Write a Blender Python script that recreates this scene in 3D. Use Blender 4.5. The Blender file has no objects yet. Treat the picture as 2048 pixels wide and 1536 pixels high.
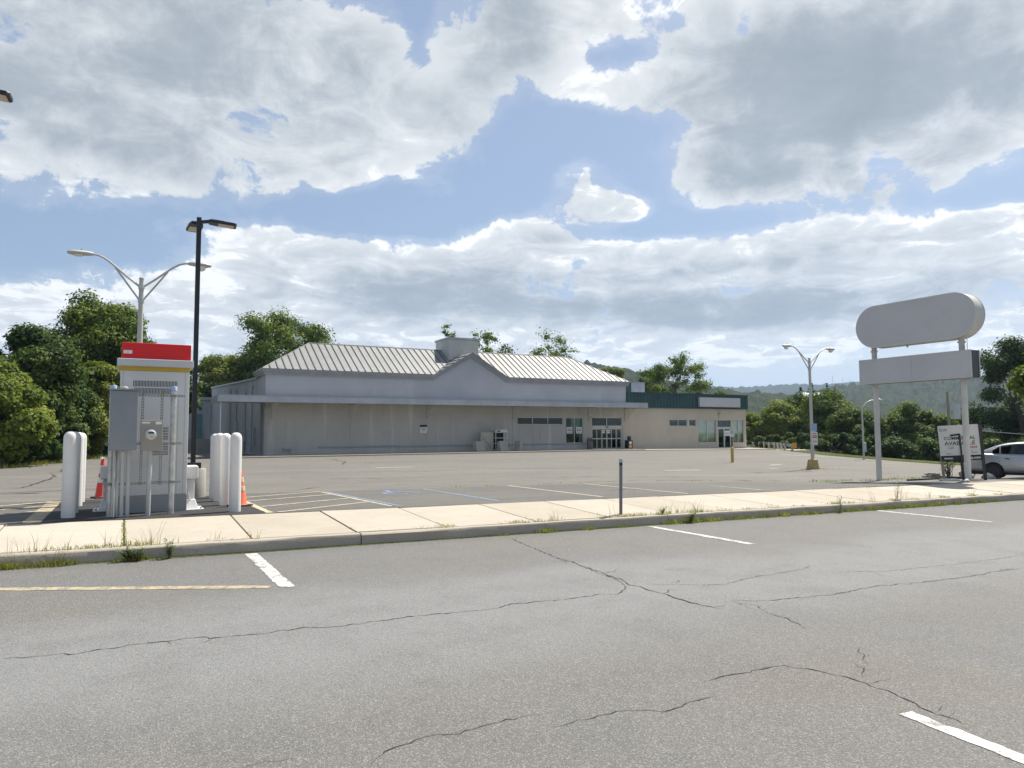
import bpy, bmesh, math, random
import numpy as np
from mathutils import Vector, Matrix, noise as mnoise
R = math.radians
random.seed(7); rng = np.random.default_rng(7)
SC = bpy.context.scene
COL = SC.collection

# ------------------------------------------------------------------ camera
F, YAW, PITCH, ROLL, H = 1420.0, R(28.7), R(3.95), R(0.31), 1.75
_f = np.array([math.sin(YAW)*math.cos(PITCH), math.cos(YAW)*math.cos(PITCH), math.sin(PITCH)])
_r0 = np.array([math.cos(YAW), -math.sin(YAW), 0.0]); _u0 = np.cross(_r0, _f)
_r = _r0*math.cos(ROLL) - _u0*math.sin(ROLL); _u = _u0*math.cos(ROLL) + _r0*math.sin(ROLL)
CAM = np.array([0.0, 0.0, H])
cd = bpy.data.cameras.new('camera'); co = bpy.data.objects.new('camera', cd); COL.objects.link(co)
cd.sensor_fit = 'HORIZONTAL'; cd.sensor_width = 36.0; cd.lens = 36.0*F/2048.0
cd.clip_start = 0.05; cd.clip_end = 20000
M = Matrix(((_r[0], _u[0], -_f[0], 0), (_r[1], _u[1], -_f[1], 0), (_r[2], _u[2], -_f[2], H), (0, 0, 0, 1)))
co.matrix_world = M
SC.camera = co
SC.cycles.max_bounces = 6; SC.cycles.diffuse_bounces = 3; SC.cycles.glossy_bounces = 3; SC.cycles.transparent_max_bounces = 8

# ------------------------------------------------------------------ exposure, sun, sky
SC.view_settings.view_transform = 'Standard'; SC.view_settings.look = 'None'
SC.view_settings.gamma = 1.0; SC.view_settings.use_curve_mapping = False
SC.view_settings.exposure = 0.85
SUN_EL, SUN_AZ = R(57), R(20)            # azimuth measured from +X towards +Y
sd = Vector((math.cos(SUN_EL)*math.cos(SUN_AZ), math.cos(SUN_EL)*math.sin(SUN_AZ), math.sin(SUN_EL)))
sl = bpy.data.lights.new('sun', 'SUN'); sl.energy = 4.6; sl.angle = R(0.6); sl.color = (1.0, 0.93, 0.82)
so = bpy.data.objects.new('sun', sl); COL.objects.link(so)
so.rotation_euler = sd.to_track_quat('Z', 'Y').to_euler(); so.location = (30, 10, 60)

def ray(x, y):
    return _f + _r*(x-1024)/F - _u*(y-768)/F

CW = 4.4                                           # brightness of sunlit cloud, in sky-texture units
W = bpy.data.worlds.new('World'); SC.world = W; W.use_nodes = True
W.cycles.sampling_method = 'MANUAL'; W.cycles.sample_map_resolution = 512
def build_world():
    nt = W.node_tree; N = nt.nodes; L = nt.links
    N.clear()
    out = N.new('ShaderNodeOutputWorld'); bg = N.new('ShaderNodeBackground'); L.new(bg.outputs[0], out.inputs[0])
    bg.inputs[1].default_value = 0.13
    sky = N.new('ShaderNodeTexSky'); sky.sky_type = 'NISHITA'; sky.sun_disc = False
    sky.sun_elevation = SUN_EL; sky.sun_rotation = math.atan2(sd.x, sd.y)
    sky.altitude = 100; sky.air_density = 1.0; sky.dust_density = 1.6; sky.ozone_density = 1.5
    tc = N.new('ShaderNodeTexCoord')
    sp = N.new('ShaderNodeSeparateXYZ'); L.new(tc.outputs['Generated'], sp.inputs[0])
    def m(op, a, b=None, c=None):
        n = N.new('ShaderNodeMath'); n.operation = op
        for i, v in enumerate((a, b, c)):
            if v is None: continue
            if isinstance(v, (int, float)): n.inputs[i].default_value = v
            else: L.new(v, n.inputs[i])
        return n.outputs[0]
    def smooth(v, a, b):
        n = N.new('ShaderNodeMapRange'); n.interpolation_type = 'SMOOTHSTEP'
        L.new(v, n.inputs[0]); n.inputs[1].default_value = a; n.inputs[2].default_value = b
        return n.outputs[0]
    az = m('ARCTAN2', sp.outputs[0], sp.outputs[1]); el = m('ARCSINE', sp.outputs[2])
    # cloud layer coordinates: a flat deck seen in perspective
    dz = m('ADD', m('MAXIMUM', sp.outputs[2], 0.0), 0.16)
    cx = m('DIVIDE', sp.outputs[0], dz); cy = m('DIVIDE', sp.outputs[1], dz)
    cv = N.new('ShaderNodeCombineXYZ'); L.new(cx, cv.inputs[0]); L.new(cy, cv.inputs[1])
    def fbm(vec, scale, detail, rough, dist=0.0, lac=2.1):
        n = N.new('ShaderNodeTexNoise'); n.inputs['Scale'].default_value = scale; n.inputs['Detail'].default_value = detail
        n.inputs['Roughness'].default_value = rough; n.inputs['Distortion'].default_value = dist; n.inputs['Lacunarity'].default_value = lac
        L.new(vec, n.inputs['Vector']); return n
    n1 = fbm(cv.outputs[0], 2.4, 10, 0.58, 0.5)
    n1b = fbm(tc.outputs['Generated'], 11.0, 9, 0.60, 0.4)
    n2 = fbm(cv.outputs[0], 1.1, 4, 0.5, 0.2)
    wv = N.new('ShaderNodeVectorMath'); wv.operation = 'MULTIPLY_ADD'; L.new(n1b.outputs['Color'], wv.inputs[0]); wv.inputs[1].default_value = (.10, .10, .10); L.new(tc.outputs['Generated'], wv.inputs[2])
    vo = N.new('ShaderNodeTexVoronoi'); vo.feature = 'F1'; vo.normalize = True; L.new(wv.outputs[0], vo.inputs['Vector'])
    vo.inputs['Scale'].default_value = 11.0; vo.inputs['Detail'].default_value = 4.0; vo.inputs['Roughness'].default_value = 0.55; vo.inputs['Lacunarity'].default_value = 2.2
    puff = m('SUBTRACT', 0.32, vo.outputs['Distance'])       # rounded billows
    # cloud masses: azimuth / elevation of the big clouds of this sky (radians)
    blobs = [  # px, py, half-width px, half-height px, weight
        (150, 90, 480, 190, 1.0), (560, 110, 260, 140, .8), (700, 230, 190, 85, .55), (900, 235, 100, 75, .75), (150, 290, 330, 75, .6), (420, 340, 190, 45, .35), (690, 315, 75, 40, .5),
        (1030, 50, 150, 110, 1.0), (1250, 15, 190, 55, .65), (1200, 175, 110, 32, .75), (1300, 190, 60, 40, .6),
        (1400, 80, 110, 95, .85), (1640, 170, 270, 150, 1.1), (1500, 290, 130, 45, .6), (1880, 60, 240, 130, .95), (1720, 300, 220, 60, .75), (1600, 385, 230, 42, .75), (1450, 330, 90, 40, .5), (2030, 200, 60, 45, .6), (1960, 285, 70, 25, .5),
        (1160, 370, 55, 55, 1.4), (1195, 420, 65, 30, 1.2), (1050, 462, 95, 32, 1.2), (1270, 415, 30, 26, .9), (1120, 350, 25, 20, .3),
        (1850, 470, 420, 42, .8), (1350, 520, 520, 36, .85), (860, 530, 330, 40, .75), (620, 520, 180, 36, .55),
        (1250, 600, 900, 60, .9), (1500, 660, 900, 40, .85), (640, 610, 300, 60, .7), (480, 460, 200, 16, .22), (0, 610, 110, 40, .6), (330, 600, 180, 50, .4), (1300, 715, 1000, 26, .55), (480, 690, 330, 36, .5), (1750, 560, 400, 40, .6),
        (835, 60, 34, 120, -.6), (890, 150, 30, 40, -.4), (1245, 110, 110, 30, -.55), (1440, 440, 300, 24, -.6), (230, 520, 260, 60, -.5), (1110, 270, 190, 70, -.5), (800, 430, 400, 30, -.4), (1960, 400, 120, 26, -.5), (1910, 215, 50, 28, -.5), (1490, 30, 25, 40, -.6)]
    dark = [(150, 90, 420, 130, .48), (560, 110, 220, 100, .36), (330, 320, 240, 35, .2), (1020, 60, 90, 80, .6), (930, 260, 60, 45, .3), (1620, 180, 220, 100, 1.0), (1850, 110, 200, 80, .7), (1530, 350, 90, 26, .55), (1740, 370, 100, 26, .5), 
            (800, 580, 170, 26, .55), (1180, 615, 300, 24, .85), (1000, 560, 200, 22, .3), (1700, 600, 350, 26, .5), (1400, 540, 200, 14, .3), (1100, 480, 60, 14, .25), (1500, 640, 200, 14, .5)]
    ae = N.new('ShaderNodeCombineXYZ'); L.new(az, ae.inputs[0]); L.new(el, ae.inputs[1])
    def field(bl, gain):
        tot = None
        for (px, py, rx, ry, w) in bl:
            d = ray(px, py); d = d/np.linalg.norm(d); a0 = math.atan2(d[0], d[1]); e0 = math.asin(d[2])
            sx, sy_ = F/rx/math.cos(math.atan((px-1024)/F)), F/ry
            v = N.new('ShaderNodeVectorMath'); v.operation = 'MULTIPLY_ADD'; L.new(ae.outputs[0], v.inputs[0]); v.inputs[1].default_value = (sx, sy_, 0); v.inputs[2].default_value = (-a0*sx, -e0*sy_, 0)
            q = N.new('ShaderNodeVectorMath'); q.operation = 'DOT_PRODUCT'; L.new(v.outputs[0], q.inputs[0]); L.new(v.outputs[0], q.inputs[1])
            tot = m('MULTIPLY_ADD', m('POWER', math.exp(-.8), q.outputs['Value']), w, 0.0 if tot is None else tot)
        return m('MULTIPLY', m('SUBTRACT', 1.0, m('POWER', math.exp(-1.15), tot)), gain)
    tot = field(blobs, 1.12); dk = field(dark, 1.15)
    # the same broken cloud goes on all round outside this stretch of sky
    da = m('ABSOLUTE', m('SUBTRACT', az, YAW))
    outside = m('MAXIMUM', smooth(da, R(36), R(50)), smooth(el, R(32), R(44)))
    oc = m('MULTIPLY', outside, smooth(n2.outputs[0], 0.40, 0.62))
    tot = m('ADD', tot, m('MULTIPLY', oc, 0.75)); dk = m('ADD', dk, m('MULTIPLY', oc, 0.4))
    nz = m('ADD', m('MULTIPLY', m('SUBTRACT', n1.outputs[0], 0.5), 1.6), m('MULTIPLY', m('SUBTRACT', n1b.outputs[0], 0.5), 1.5))
    nz = m('ADD', nz, m('MULTIPLY', puff, 0.95))
    dens = m('ADD', tot, nz)
    alpha = smooth(dens, 0.49, 0.66)
    thin = m('MULTIPLY', smooth(m('ADD', dens, m('MULTIPLY', tot, 0.3)), 0.25, 0.75), 0.18)
    alpha = m('MAXIMUM', alpha, thin)
    horizon = smooth(el, R(11.5), R(4.0))            # the low air is milky
    thick = m('ADD', smooth(m('ADD', dens, m('MULTIPLY', nz, -0.5)), 0.60, 1.7), m('MULTIPLY', m('ADD', dk, m('MULTIPLY', m('MULTIPLY', nz, 0.75), smooth(dk, 0.05, 0.5))), 1.35))
    n3 = fbm(cv.outputs[0], 5.5, 6, 0.6, 0.8)
    thick = m('ADD', thick, m('MULTIPLY', m('SUBTRACT', n3.outputs[0], 0.47), m('MULTIPLY', smooth(tot, 0.3, 0.9), 1.7)))
    thick = m('ADD', thick, m('MULTIPLY', puff, m('MULTIPLY', smooth(tot, 0.3, 0.9), -0.7)))
    thick = m('SUBTRACT', 1.0, m('POWER', math.exp(-1.15), m('MAXIMUM', thick, 0.0)))
    ramp = N.new('ShaderNodeValToRGB'); L.new(thick, ramp.inputs[0])
    el_ = ramp.color_ramp.elements
    el_[0].position = 0.0; el_[0].color = (CW*1.10, CW*1.10, CW*1.09, 1)
    el_[1].position = 1.0; el_[1].color = (CW*.29, CW*.33, CW*.37, 1)
    e = el_.new(0.12); e.color = (CW*.82, CW*.84, CW*.85, 1); e = el_.new(0.38); e.color = (CW*.66, CW*.69, CW*.715, 1); e = el_.new(0.7); e.color = (CW*.41, CW*.455, CW*.495, 1); ramp.color_ramp.interpolation = 'LINEAR'
    mix = N.new('ShaderNodeMix'); mix.data_type = 'RGBA'
    skyc = N.new('ShaderNodeMix'); skyc.data_type = 'RGBA'; skyc.inputs['Factor'].default_value = 0.45
    dim = N.new('ShaderNodeMix'); dim.data_type = 'RGBA'; dim.blend_type = 'MULTIPLY'; dim.inputs['Factor'].default_value = 1.0; dim.inputs['B'].default_value = (.50, .50, .50, 1)
    L.new(sky.outputs[0], dim.inputs['A']); L.new(dim.outputs['Result'], skyc.inputs['A']); skyc.inputs['B'].default_value = (1.52, 1.98, 2.80, 1)
    hm = N.new('ShaderNodeMix'); hm.data_type = 'RGBA'; L.new(m('MULTIPLY', horizon, .85), hm.inputs['Factor']); L.new(skyc.outputs['Result'], hm.inputs['A']); hm.inputs['B'].default_value = (CW*.74, CW*.78, CW*.81, 1)
    L.new(alpha, mix.inputs['Factor']); L.new(hm.outputs['Result'], mix.inputs['A']); L.new(ramp.outputs[0], mix.inputs['B'])
    L.new(mix.outputs['Result'], bg.inputs[0])
build_world()

# ------------------------------------------------------------------ ground shape
def S(t):
    t = min(1.0, max(0.0, t)); return t*t*(3-2*t)
CURB_Y, SW_BACK = 11.42, 14.05
GR = -0.0135
def clx(X): return max(-70.0, min(75.0, X))
def Zroad(X): return GR*clx(X)
def Zlot(X, Y):
    x = clx(X)
    s = 0.30 + GR*x; b = 0.17 - 0.011*max(0.0, min(60, X)-38)
    t = min(1.0, max(0.0, (Y-14.0)/36.0))
    z = s*(1-t) + b*t
    z -= 0.22*S((X-12)/15)*S((Y-14.2)/4)*(1-S((Y-30)/20))
    return z
def Zsw(X, Y):
    t = (Y-CURB_Y)/(SW_BACK-CURB_Y)
    return Zroad(X) + 0.18 + 0.12*t
def Zat(X, Y):
    return Zroad(X) if Y < CURB_Y else (Zsw(X, Y) if Y < SW_BACK else Zlot(X, Y))
def hit(px, py, zf):
    d = ray(px, py); t = (zf(0, 20)-H)/d[2]
    for _ in range(40):
        p = CAM + t*d; t += 0.6*((zf(p[0], p[1])-H)/d[2] - t)
    p = CAM + t*d; return float(p[0]), float(p[1])
def LOT(px, py): return hit(px, py, Zlot)
def ROAD(px, py): return hit(px, py, lambda X, Y: Zroad(X))
def XatY(px, Y):                                    # world X of picture column px on the vertical plane Y
    u = (px-1024)/F
    return Y*(math.sin(YAW)+u*math.cos(YAW))/(math.cos(YAW)-u*math.sin(YAW))
def ZatP(px, py, X, Y):                             # height at which the ray through (px,py) passes a point's depth
    D = X*_f[0]/math.cos(PITCH)+Y*_f[1]/math.cos(PITCH)
    hz = 866.0 - math.tan(ROLL)*(px-1024)
    return H + (hz-py)/F*D

# ------------------------------------------------------------------ mesh helpers
class MB:
    def __init__(s): s.v = []; s.f = []; s.n = 0
    def add(s, vs, fs):
        o = len(s.v); s.v += [tuple(map(float, q)) for q in vs]; s.f += [tuple(i+o for i in q) for q in fs]; return s
    def box(s, x0, x1, y0, y1, z0, z1):
        return s.add([(x0,y0,z0),(x1,y0,z0),(x1,y1,z0),(x0,y1,z0),(x0,y0,z1),(x1,y0,z1),(x1,y1,z1),(x0,y1,z1)],
                     [(0,3,2,1),(4,5,6,7),(0,1,5,4),(1,2,6,5),(2,3,7,6),(3,0,4,7)])
    def cbox(s, c, h):
        return s.box(c[0]-h[0], c[0]+h[0], c[1]-h[1], c[1]+h[1], c[2]-h[2], c[2]+h[2])
    def prism(s, pts, d):                           # closed polygon pts (3-D), extruded by vector d
        n = len(pts); d = Vector(d)
        v = [tuple(p) for p in pts]+[tuple(Vector(p)+d) for p in pts]
        return s.add(v, [tuple(range(n-1,-1,-1)), tuple(range(n, 2*n))]+[(i,(i+1)%n,n+(i+1)%n,n+i) for i in range(n)])
    def tube(s, pts, rad, k=10, cap=True, sq=False):
        pts = [Vector(p) for p in pts]; n = len(pts)
        if not hasattr(rad, '__len__'): rad = [rad]*n
        vs = []; prev = None
        for i, p in enumerate(pts):
            t = (pts[min(n-1,i+1)]-pts[max(0,i-1)]).normalized()
            if prev is None:
                a = t.cross(Vector((0,0,1)))
                if a.length < 1e-3: a = Vector((1,0,0))
                a = (a - t*a.dot(t)).normalized()
            else:
                a = (prev - t*prev.dot(t)).normalized()
            prev = a; b = t.cross(a)
            for j in range(k):
                th = 2*math.pi*(j+(.5 if sq else 0))/k
                vs.append(p + (a*math.cos(th)+b*math.sin(th))*rad[i])
        fs = [(i*k+j, i*k+(j+1)%k, (i+1)*k+(j+1)%k, (i+1)*k+j) for i in range(n-1) for j in range(k)]
        if cap: fs += [tuple(range(k-1,-1,-1)), tuple((n-1)*k+j for j in range(k))]
        return s.add(vs, fs)
    def lathe(s, prof, k=20, c=(0,0,0)):            # prof: (r,z) from bottom to top
        n = len(prof); vs = []
        for r, z in prof:
            for j in range(k):
                th = 2*math.pi*j/k; vs.append((c[0]+r*math.cos(th), c[1]+r*math.sin(th), c[2]+z))
        fs = [(i*k+j, i*k+(j+1)%k, (i+1)*k+(j+1)%k, (i+1)*k+j) for i in range(n-1) for j in range(k)]
        fs += [tuple(range(k-1,-1,-1)), tuple((n-1)*k+j for j in range(k))]
        return s.add(vs, fs)
    def mesh(s, name, mat=None, smooth=False, ang=35):
        me = bpy.data.meshes.new(name); me.from_pydata(s.v, [], s.f); me.validate(clean_customdata=False)
        if mat: me.materials.append(mat)
        if smooth:
            me.polygons.foreach_set('use_smooth', [True]*len(me.polygons)); me.set_sharp_from_angle(angle=R(ang))
        me.update(); return me
    def build(s, name, mat=None, parent=None, smooth=False, loc=None, rz=0, bevel=0, ang=35):
        o = bpy.data.objects.new(name, s.mesh(name, mat, smooth, ang)); COL.objects.link(o)
        if parent: o.parent = parent
        if loc is not None: o.location = loc
        o.rotation_euler[2] = rz
        if bevel:
            b = o.modifiers.new('bevel', 'BEVEL'); b.width = bevel; b.segments = 2; b.limit_method = 'ANGLE'
        return o
def tag(o, label=None, cat=None, group=None, kind=None):
    if label: o['label'] = label
    if cat: o['category'] = cat
    if group: o['group'] = group
    if kind: o['kind'] = kind
    return o
def thing(name, label, cat, loc=(0,0,0), rz=0, group=None):
    o = bpy.data.objects.new(name, None); COL.objects.link(o); o.location = loc; o.rotation_euler[2] = rz; o.empty_display_size = .2
    return tag(o, label, cat, group)
def np_mesh(name, V, Q, mat, attr=None, smooth=False):
    """V (n,3), Q (m,4) quads"""
    me = bpy.data.meshes.new(name); n, mq = len(V), len(Q)
    me.vertices.add(n); me.vertices.foreach_set('co', np.ascontiguousarray(V, dtype=np.float32).ravel())
    me.loops.add(mq*4); me.loops.foreach_set('vertex_index', np.ascontiguousarray(Q, dtype=np.int32).ravel())
    me.polygons.add(mq); me.polygons.foreach_set('loop_start', np.arange(0, mq*4, 4, dtype=np.int32))
    if smooth: me.polygons.foreach_set('use_smooth', np.ones(mq, dtype=bool))
    me.update(calc_edges=True)
    if attr is not None:
        a = me.attributes.new('tint', 'FLOAT', 'FACE'); a.data.foreach_set('value', np.ascontiguousarray(attr, dtype=np.float32))
    me.materials.append(mat); return me
def link(name, me, parent=None, loc=None):
    o = bpy.data.objects.new(name, me); COL.objects.link(o)
    if parent: o.parent = parent
    if loc is not None: o.location = loc
    return o
def copy_tree(o, parent=None):
    c = o.copy(); COL.objects.link(c); c.parent = parent
    for ch in o.children: copy_tree(ch, c)
    return c

# ------------------------------------------------------------------ materials
def newmat(name):
    m = bpy.data.materials.new(name); m.use_nodes = True
    nt = m.node_tree; return m, nt, nt.nodes['Principled BSDF']
def lin(c): return tuple(((v/255)/12.92 if v/255 <= .04045 else ((v/255+.055)/1.055)**2.4) for v in c)
def tex(nt, kind='noise', scale=5, detail=4, rough=.55, vec=None, dist=0):
    n = nt.nodes.new('ShaderNodeTexNoise' if kind == 'noise' else 'ShaderNodeTexVoronoi')
    n.inputs['Scale'].default_value = scale
    if kind == 'noise':
        n.inputs['Detail'].default_value = detail; n.inputs['Roughness'].default_value = rough; n.inputs['Distortion'].default_value = dist
    if vec is not None: nt.links.new(vec, n.inputs['Vector'])
    return n
def pos(nt, sx=1, sy=1, sz=1, obj=False):
    if obj:
        g = nt.nodes.new('ShaderNodeTexCoord').outputs['Object']
    else:
        g = nt.nodes.new('ShaderNodeNewGeometry').outputs['Position']
    mp = nt.nodes.new('ShaderNodeMapping'); mp.inputs['Scale'].default_value = (sx, sy, sz); nt.links.new(g, mp.inputs['Vector'])
    return mp.outputs[0]
def mr(nt, v, a, b, c=0., d=1.):
    n = nt.nodes.new('ShaderNodeMapRange'); n.interpolation_type = 'SMOOTHSTEP'; nt.links.new(v, n.inputs[0])
    for i, q in enumerate((a, b, c, d)): n.inputs[i+1].default_value = q
    return n.outputs[0]
def mixc(nt, fac, a, b, mode='MIX'):
    n = nt.nodes.new('ShaderNodeMix'); n.data_type = 'RGBA'; n.blend_type = mode
    for s, v in (('Factor', fac), ('A', a), ('B', b)):
        if isinstance(v, (int, float)): n.inputs[s].default_value = v
        elif isinstance(v, tuple): n.inputs[s].default_value = (*v[:3], 1)
        else: nt.links.new(v, n.inputs[s])
    return n.outputs['Result']
def bump(nt, b, h, strength=.3, dist=.01):
    n = nt.nodes.new('ShaderNodeBump'); n.inputs['Strength'].default_value = strength; n.inputs['Distance'].default_value = dist
    nt.links.new(h, n.inputs['Height']); nt.links.new(n.outputs[0], b.inputs['Normal'])
def simple(name, col, rough=.6, var=.12, scale=3, metal=0., bumpS=0., bscale=40, dirt=None, spec=None, obj=True, stretch=(1,1,1)):
    m, nt, b = newmat(name)
    v = pos(nt, *stretch, obj=obj)
    n = tex(nt, 'noise', scale, 6, .6, v)
    lo = tuple(c*(1-var) for c in col); hi = tuple(min(1, c*(1+var)) for c in col)
    c = mixc(nt, mr(nt, n.outputs[0], .3, .7), lo, hi)
    if dirt:
        n2 = tex(nt, 'noise', scale*2.7, 8, .68, v); c = mixc(nt, mr(nt, n2.outputs[0], .55, .78, 0, dirt[1]), c, dirt[0])
    nt.links.new(c, b.inputs['Base Color'])
    b.inputs['Roughness'].default_value = rough; b.inputs['Metallic'].default_value = metal
    if spec is not None: b.inputs['Specular IOR Level'].default_value = spec
    if bumpS:
        n3 = tex(nt, 'noise', bscale, 5, .6, v); bump(nt, b, n3.outputs[0], bumpS, .01)
    return m

def asphalt(name, base, warm, light, bands=False, speck=1.0, streak=False):
    m, nt, b = newmat(name); v = pos(nt)
    big = tex(nt, 'noise', .22, 5, .6, v); med = tex(nt, 'noise', 1.3, 6, .6, v)
    c = mixc(nt, mr(nt, big.outputs[0], .36, .64), base, warm)
    if bands:                                      # worn wheel lanes run along the street
        sp = nt.nodes.new('ShaderNodeSeparateXYZ'); nt.links.new(v, sp.inputs[0])
        wob = nt.nodes.new('ShaderNodeMath'); wob.operation = 'MULTIPLY_ADD'
        nt.links.new(big.outputs[0], wob.inputs[0]); wob.inputs[1].default_value = 3.0; nt.links.new(sp.outputs[1], wob.inputs[2])
        a1 = mr(nt, wob.outputs[0], 5.6, 7.6); a2 = mr(nt, wob.outputs[0], 9.0, 10.3, 1, 0)
        mm = nt.nodes.new('ShaderNodeMath'); mm.operation = 'MULTIPLY'; nt.links.new(a1, mm.inputs[0]); nt.links.new(a2, mm.inputs[1])
        c = mixc(nt, mm.outputs[0], c, light)
        g1 = mr(nt, sp.outputs[1], 10.75, 11.15); mg = nt.nodes.new('ShaderNodeMath'); mg.operation = 'MULTIPLY'; nt.links.new(g1, mg.inputs[0]); mg.inputs[1].default_value = .55
        c = mixc(nt, mg.outputs[0], c, tuple(q*.78 for q in base))
    c = mixc(nt, mr(nt, med.outputs[0], .42, .72, 0, .35), c, tuple(q*.72 for q in base))
    oil = tex(nt, 'noise', .75, 7, .6, v, 1.2); c = mixc(nt, mr(nt, oil.outputs[0], .60, .74, 0, .32), c, tuple(q*.6 for q in base))
    if streak:
        v2 = pos(nt, .10, 1.3, 1); st = tex(nt, 'noise', 1.0, 7, .62, v2)
        c = mixc(nt, mr(nt, st.outputs[0], .52, .70, 0, .55), c, tuple(q*.66 for q in base))
        v3 = pos(nt, .05, .5, 1); s2 = tex(nt, 'noise', 1.0, 5, .6, v3)
        c = mixc(nt, mr(nt, s2.outputs[0], .50, .66, 0, .5), c, tuple(q*1.22 for q in warm))
    fine = tex(nt, 'voronoi', 125, vec=v); fine2 = tex(nt, 'noise', 210, 3, .7, v)
    cell = nt.nodes.new('ShaderNodeSeparateColor'); nt.links.new(fine.outputs['Color'], cell.inputs[0])
    c = mixc(nt, mr(nt, cell.outputs[0], .0, .42, .55*speck, 0), c, tuple(q*.28 for q in base))
    c = mixc(nt, mr(nt, cell.outputs[1], .70, .97, 0, .75*speck), c, tuple(min(1, q*2.3) for q in warm))
    c = mixc(nt, mr(nt, fine2.outputs[0], .35, .65, .35*speck, 0), c, tuple(q*.45 for q in base))
    nt.links.new(c, b.inputs['Base Color']); b.inputs['Roughness'].default_value = .84; b.inputs['Specular IOR Level'].default_value = .35
    bump(nt, b, fine.outputs['Distance'], .55, .006)
    return m
M_road = asphalt('road_asphalt', (.138, .140, .143), (.144, .138, .126), (.190, .196, .201), bands=True, speck=.78)
M_lot = asphalt('lot_asphalt', (.128, .123, .112), (.150, .142, .126), (.2, .2, .2), streak=True, speck=.6)
M_newasph = asphalt('new_asphalt', (.026, .028, .031), (.034, .034, .034), (.05, .05, .05), speck=.8)
M_stall = asphalt('stall_asphalt', (.098, .097, .092), (.120, .116, .106), (.1, .1, .1), streak=True, speck=.8)

def concrete(name, base, dark, stain=.35, obj=False, bscale=60):
    m, nt, b = newmat(name); v = pos(nt, obj=obj)
    n = tex(nt, 'noise', 1.1, 7, .62, v); n2 = tex(nt, 'noise', 45, 4, .65, v); n3 = tex(nt, 'noise', 5.0, 8, .7, v)
    c = mixc(nt, mr(nt, n.outputs[0], .35, .68), base, tuple(q*.90 for q in base))
    c = mixc(nt, mr(nt, n3.outputs[0], .54, .76, 0, stain), c, dark)
    c = mixc(nt, mr(nt, n2.outputs[0], .35, .7, .26, 0), c, dark)
    nt.links.new(c, b.inputs['Base Color']); b.inputs['Roughness'].default_value = .88; b.inputs['Specular IOR Level'].default_value = .3
    bump(nt, b, n2.outputs[0], .35, .006); return m
M_walk = concrete('sidewalk_concrete', (.43, .392, .33), (.29, .245, .19), .6)
M_walks = [M_walk, concrete('sidewalk_concrete_worn', (.40, .362, .30), (.26, .22, .17), .7), concrete('sidewalk_concrete_pale', (.455, .418, .355), (.31, .265, .21), .55)]
M_curb = concrete('curb_concrete', (.41, .37, .305), (.16, .13, .10), .55)
M_conc = concrete('weathered_concrete', (.36, .35, .32), (.20, .19, .17), .5, obj=True)
M_yconc = simple('yellow_painted_concrete', (.40, .30, .12), .85, .2, 4, dirt=((.23, .21, .18), .95), bumpS=.3)
def paint(name, col, under, wear=.5, sc=7):
    m, nt, b = newmat(name); v = pos(nt)
    n = tex(nt, 'noise', sc, 10, .78, v); n2 = tex(nt, 'voronoi', 70, vec=v)
    cell = nt.nodes.new('ShaderNodeSeparateColor'); nt.links.new(n2.outputs['Color'], cell.inputs[0])
    f = nt.nodes.new('ShaderNodeMath'); f.operation = 'ADD'; nt.links.new(mr(nt, n.outputs[0], .46, .60, 0, wear), f.inputs[0]); nt.links.new(mr(nt, cell.outputs[0], .60, .9, 0, wear*.55), f.inputs[1])
    c = mixc(nt, f.outputs[0], col, under)
    nt.links.new(c, b.inputs['Base Color']); b.inputs['Roughness'].default_value = .8; bump(nt, b, n2.outputs['Distance'], .3, .004); return m
M_pwhite = paint('worn_white_paint', (.58, .57, .54), (.17, .17, .16), .9)
M_pyellow = paint('worn_yellow_paint', (.40, .33, .20), (.17, .16, .14), .9)
M_pcream = paint('cream_lot_paint', (.50, .43, .29), (.16, .15, .13), .55)
M_pblue = paint('blue_lot_paint', (.15, .24, .42), (.14, .14, .14), .8)
M_crack = simple('crack_filler', (.030, .030, .028), .95, .3, 30)
M_joint = simple('joint_dirt', (.055, .060, .035), .95, .4, 20)

def wallpaint(name, base, streaks=.35, course=.2, tint=(.30, .28, .25), base_dirt=None):
    """painted blockwork: faint courses, rain streaks, blotches"""
    m, nt, b = newmat(name); v = pos(nt)
    n = tex(nt, 'noise', .5, 6, .6, v)
    c = mixc(nt, mr(nt, n.outputs[0], .3, .7), tuple(q*.93 for q in base), tuple(q*1.05 for q in base))
    vs = pos(nt, 1.1, 1.1, .06); s = tex(nt, 'noise', 1.0, 6, .62, vs)
    c = mixc(nt, mr(nt, s.outputs[0], .56, .68, 0, streaks), c, tuple(min(1, q*1.35) for q in base))
    vs2 = pos(nt, 2.3, 2.3, .25); s2 = tex(nt, 'noise', 1.0, 6, .62, vs2)
    c = mixc(nt, mr(nt, s2.outputs[0], .56, .72, 0, streaks*.6), c, tint)
    sp = nt.nodes.new('ShaderNodeSeparateXYZ'); nt.links.new(v, sp.inputs[0])
    md = nt.nodes.new('ShaderNodeMath'); md.operation = 'FRACT'; dv = nt.nodes.new('ShaderNodeMath'); dv.operation = 'DIVIDE'
    nt.links.new(sp.outputs[2], dv.inputs[0]); dv.inputs[1].default_value = course; nt.links.new(dv.outputs[0], md.inputs[0])
    line = mr(nt, md.outputs[0], 0.0, .09, .22, 0)
    c = mixc(nt, line, c, tuple(q*.55 for q in base))
    nt.links.new(c, b.inputs['Base Color']); b.inputs['Roughness'].default_value = .75
    n4 = tex(nt, 'noise', 30, 4, .6, v); bump(nt, b, n4.outputs[0], .2, .01); return m
M_wallgrey = wallpaint('grey_painted_block', (.47, .455, .42), .75)
M_wallup = wallpaint('smooth_grey_stucco', (.375, .40, .455), .18, 50.)
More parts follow.
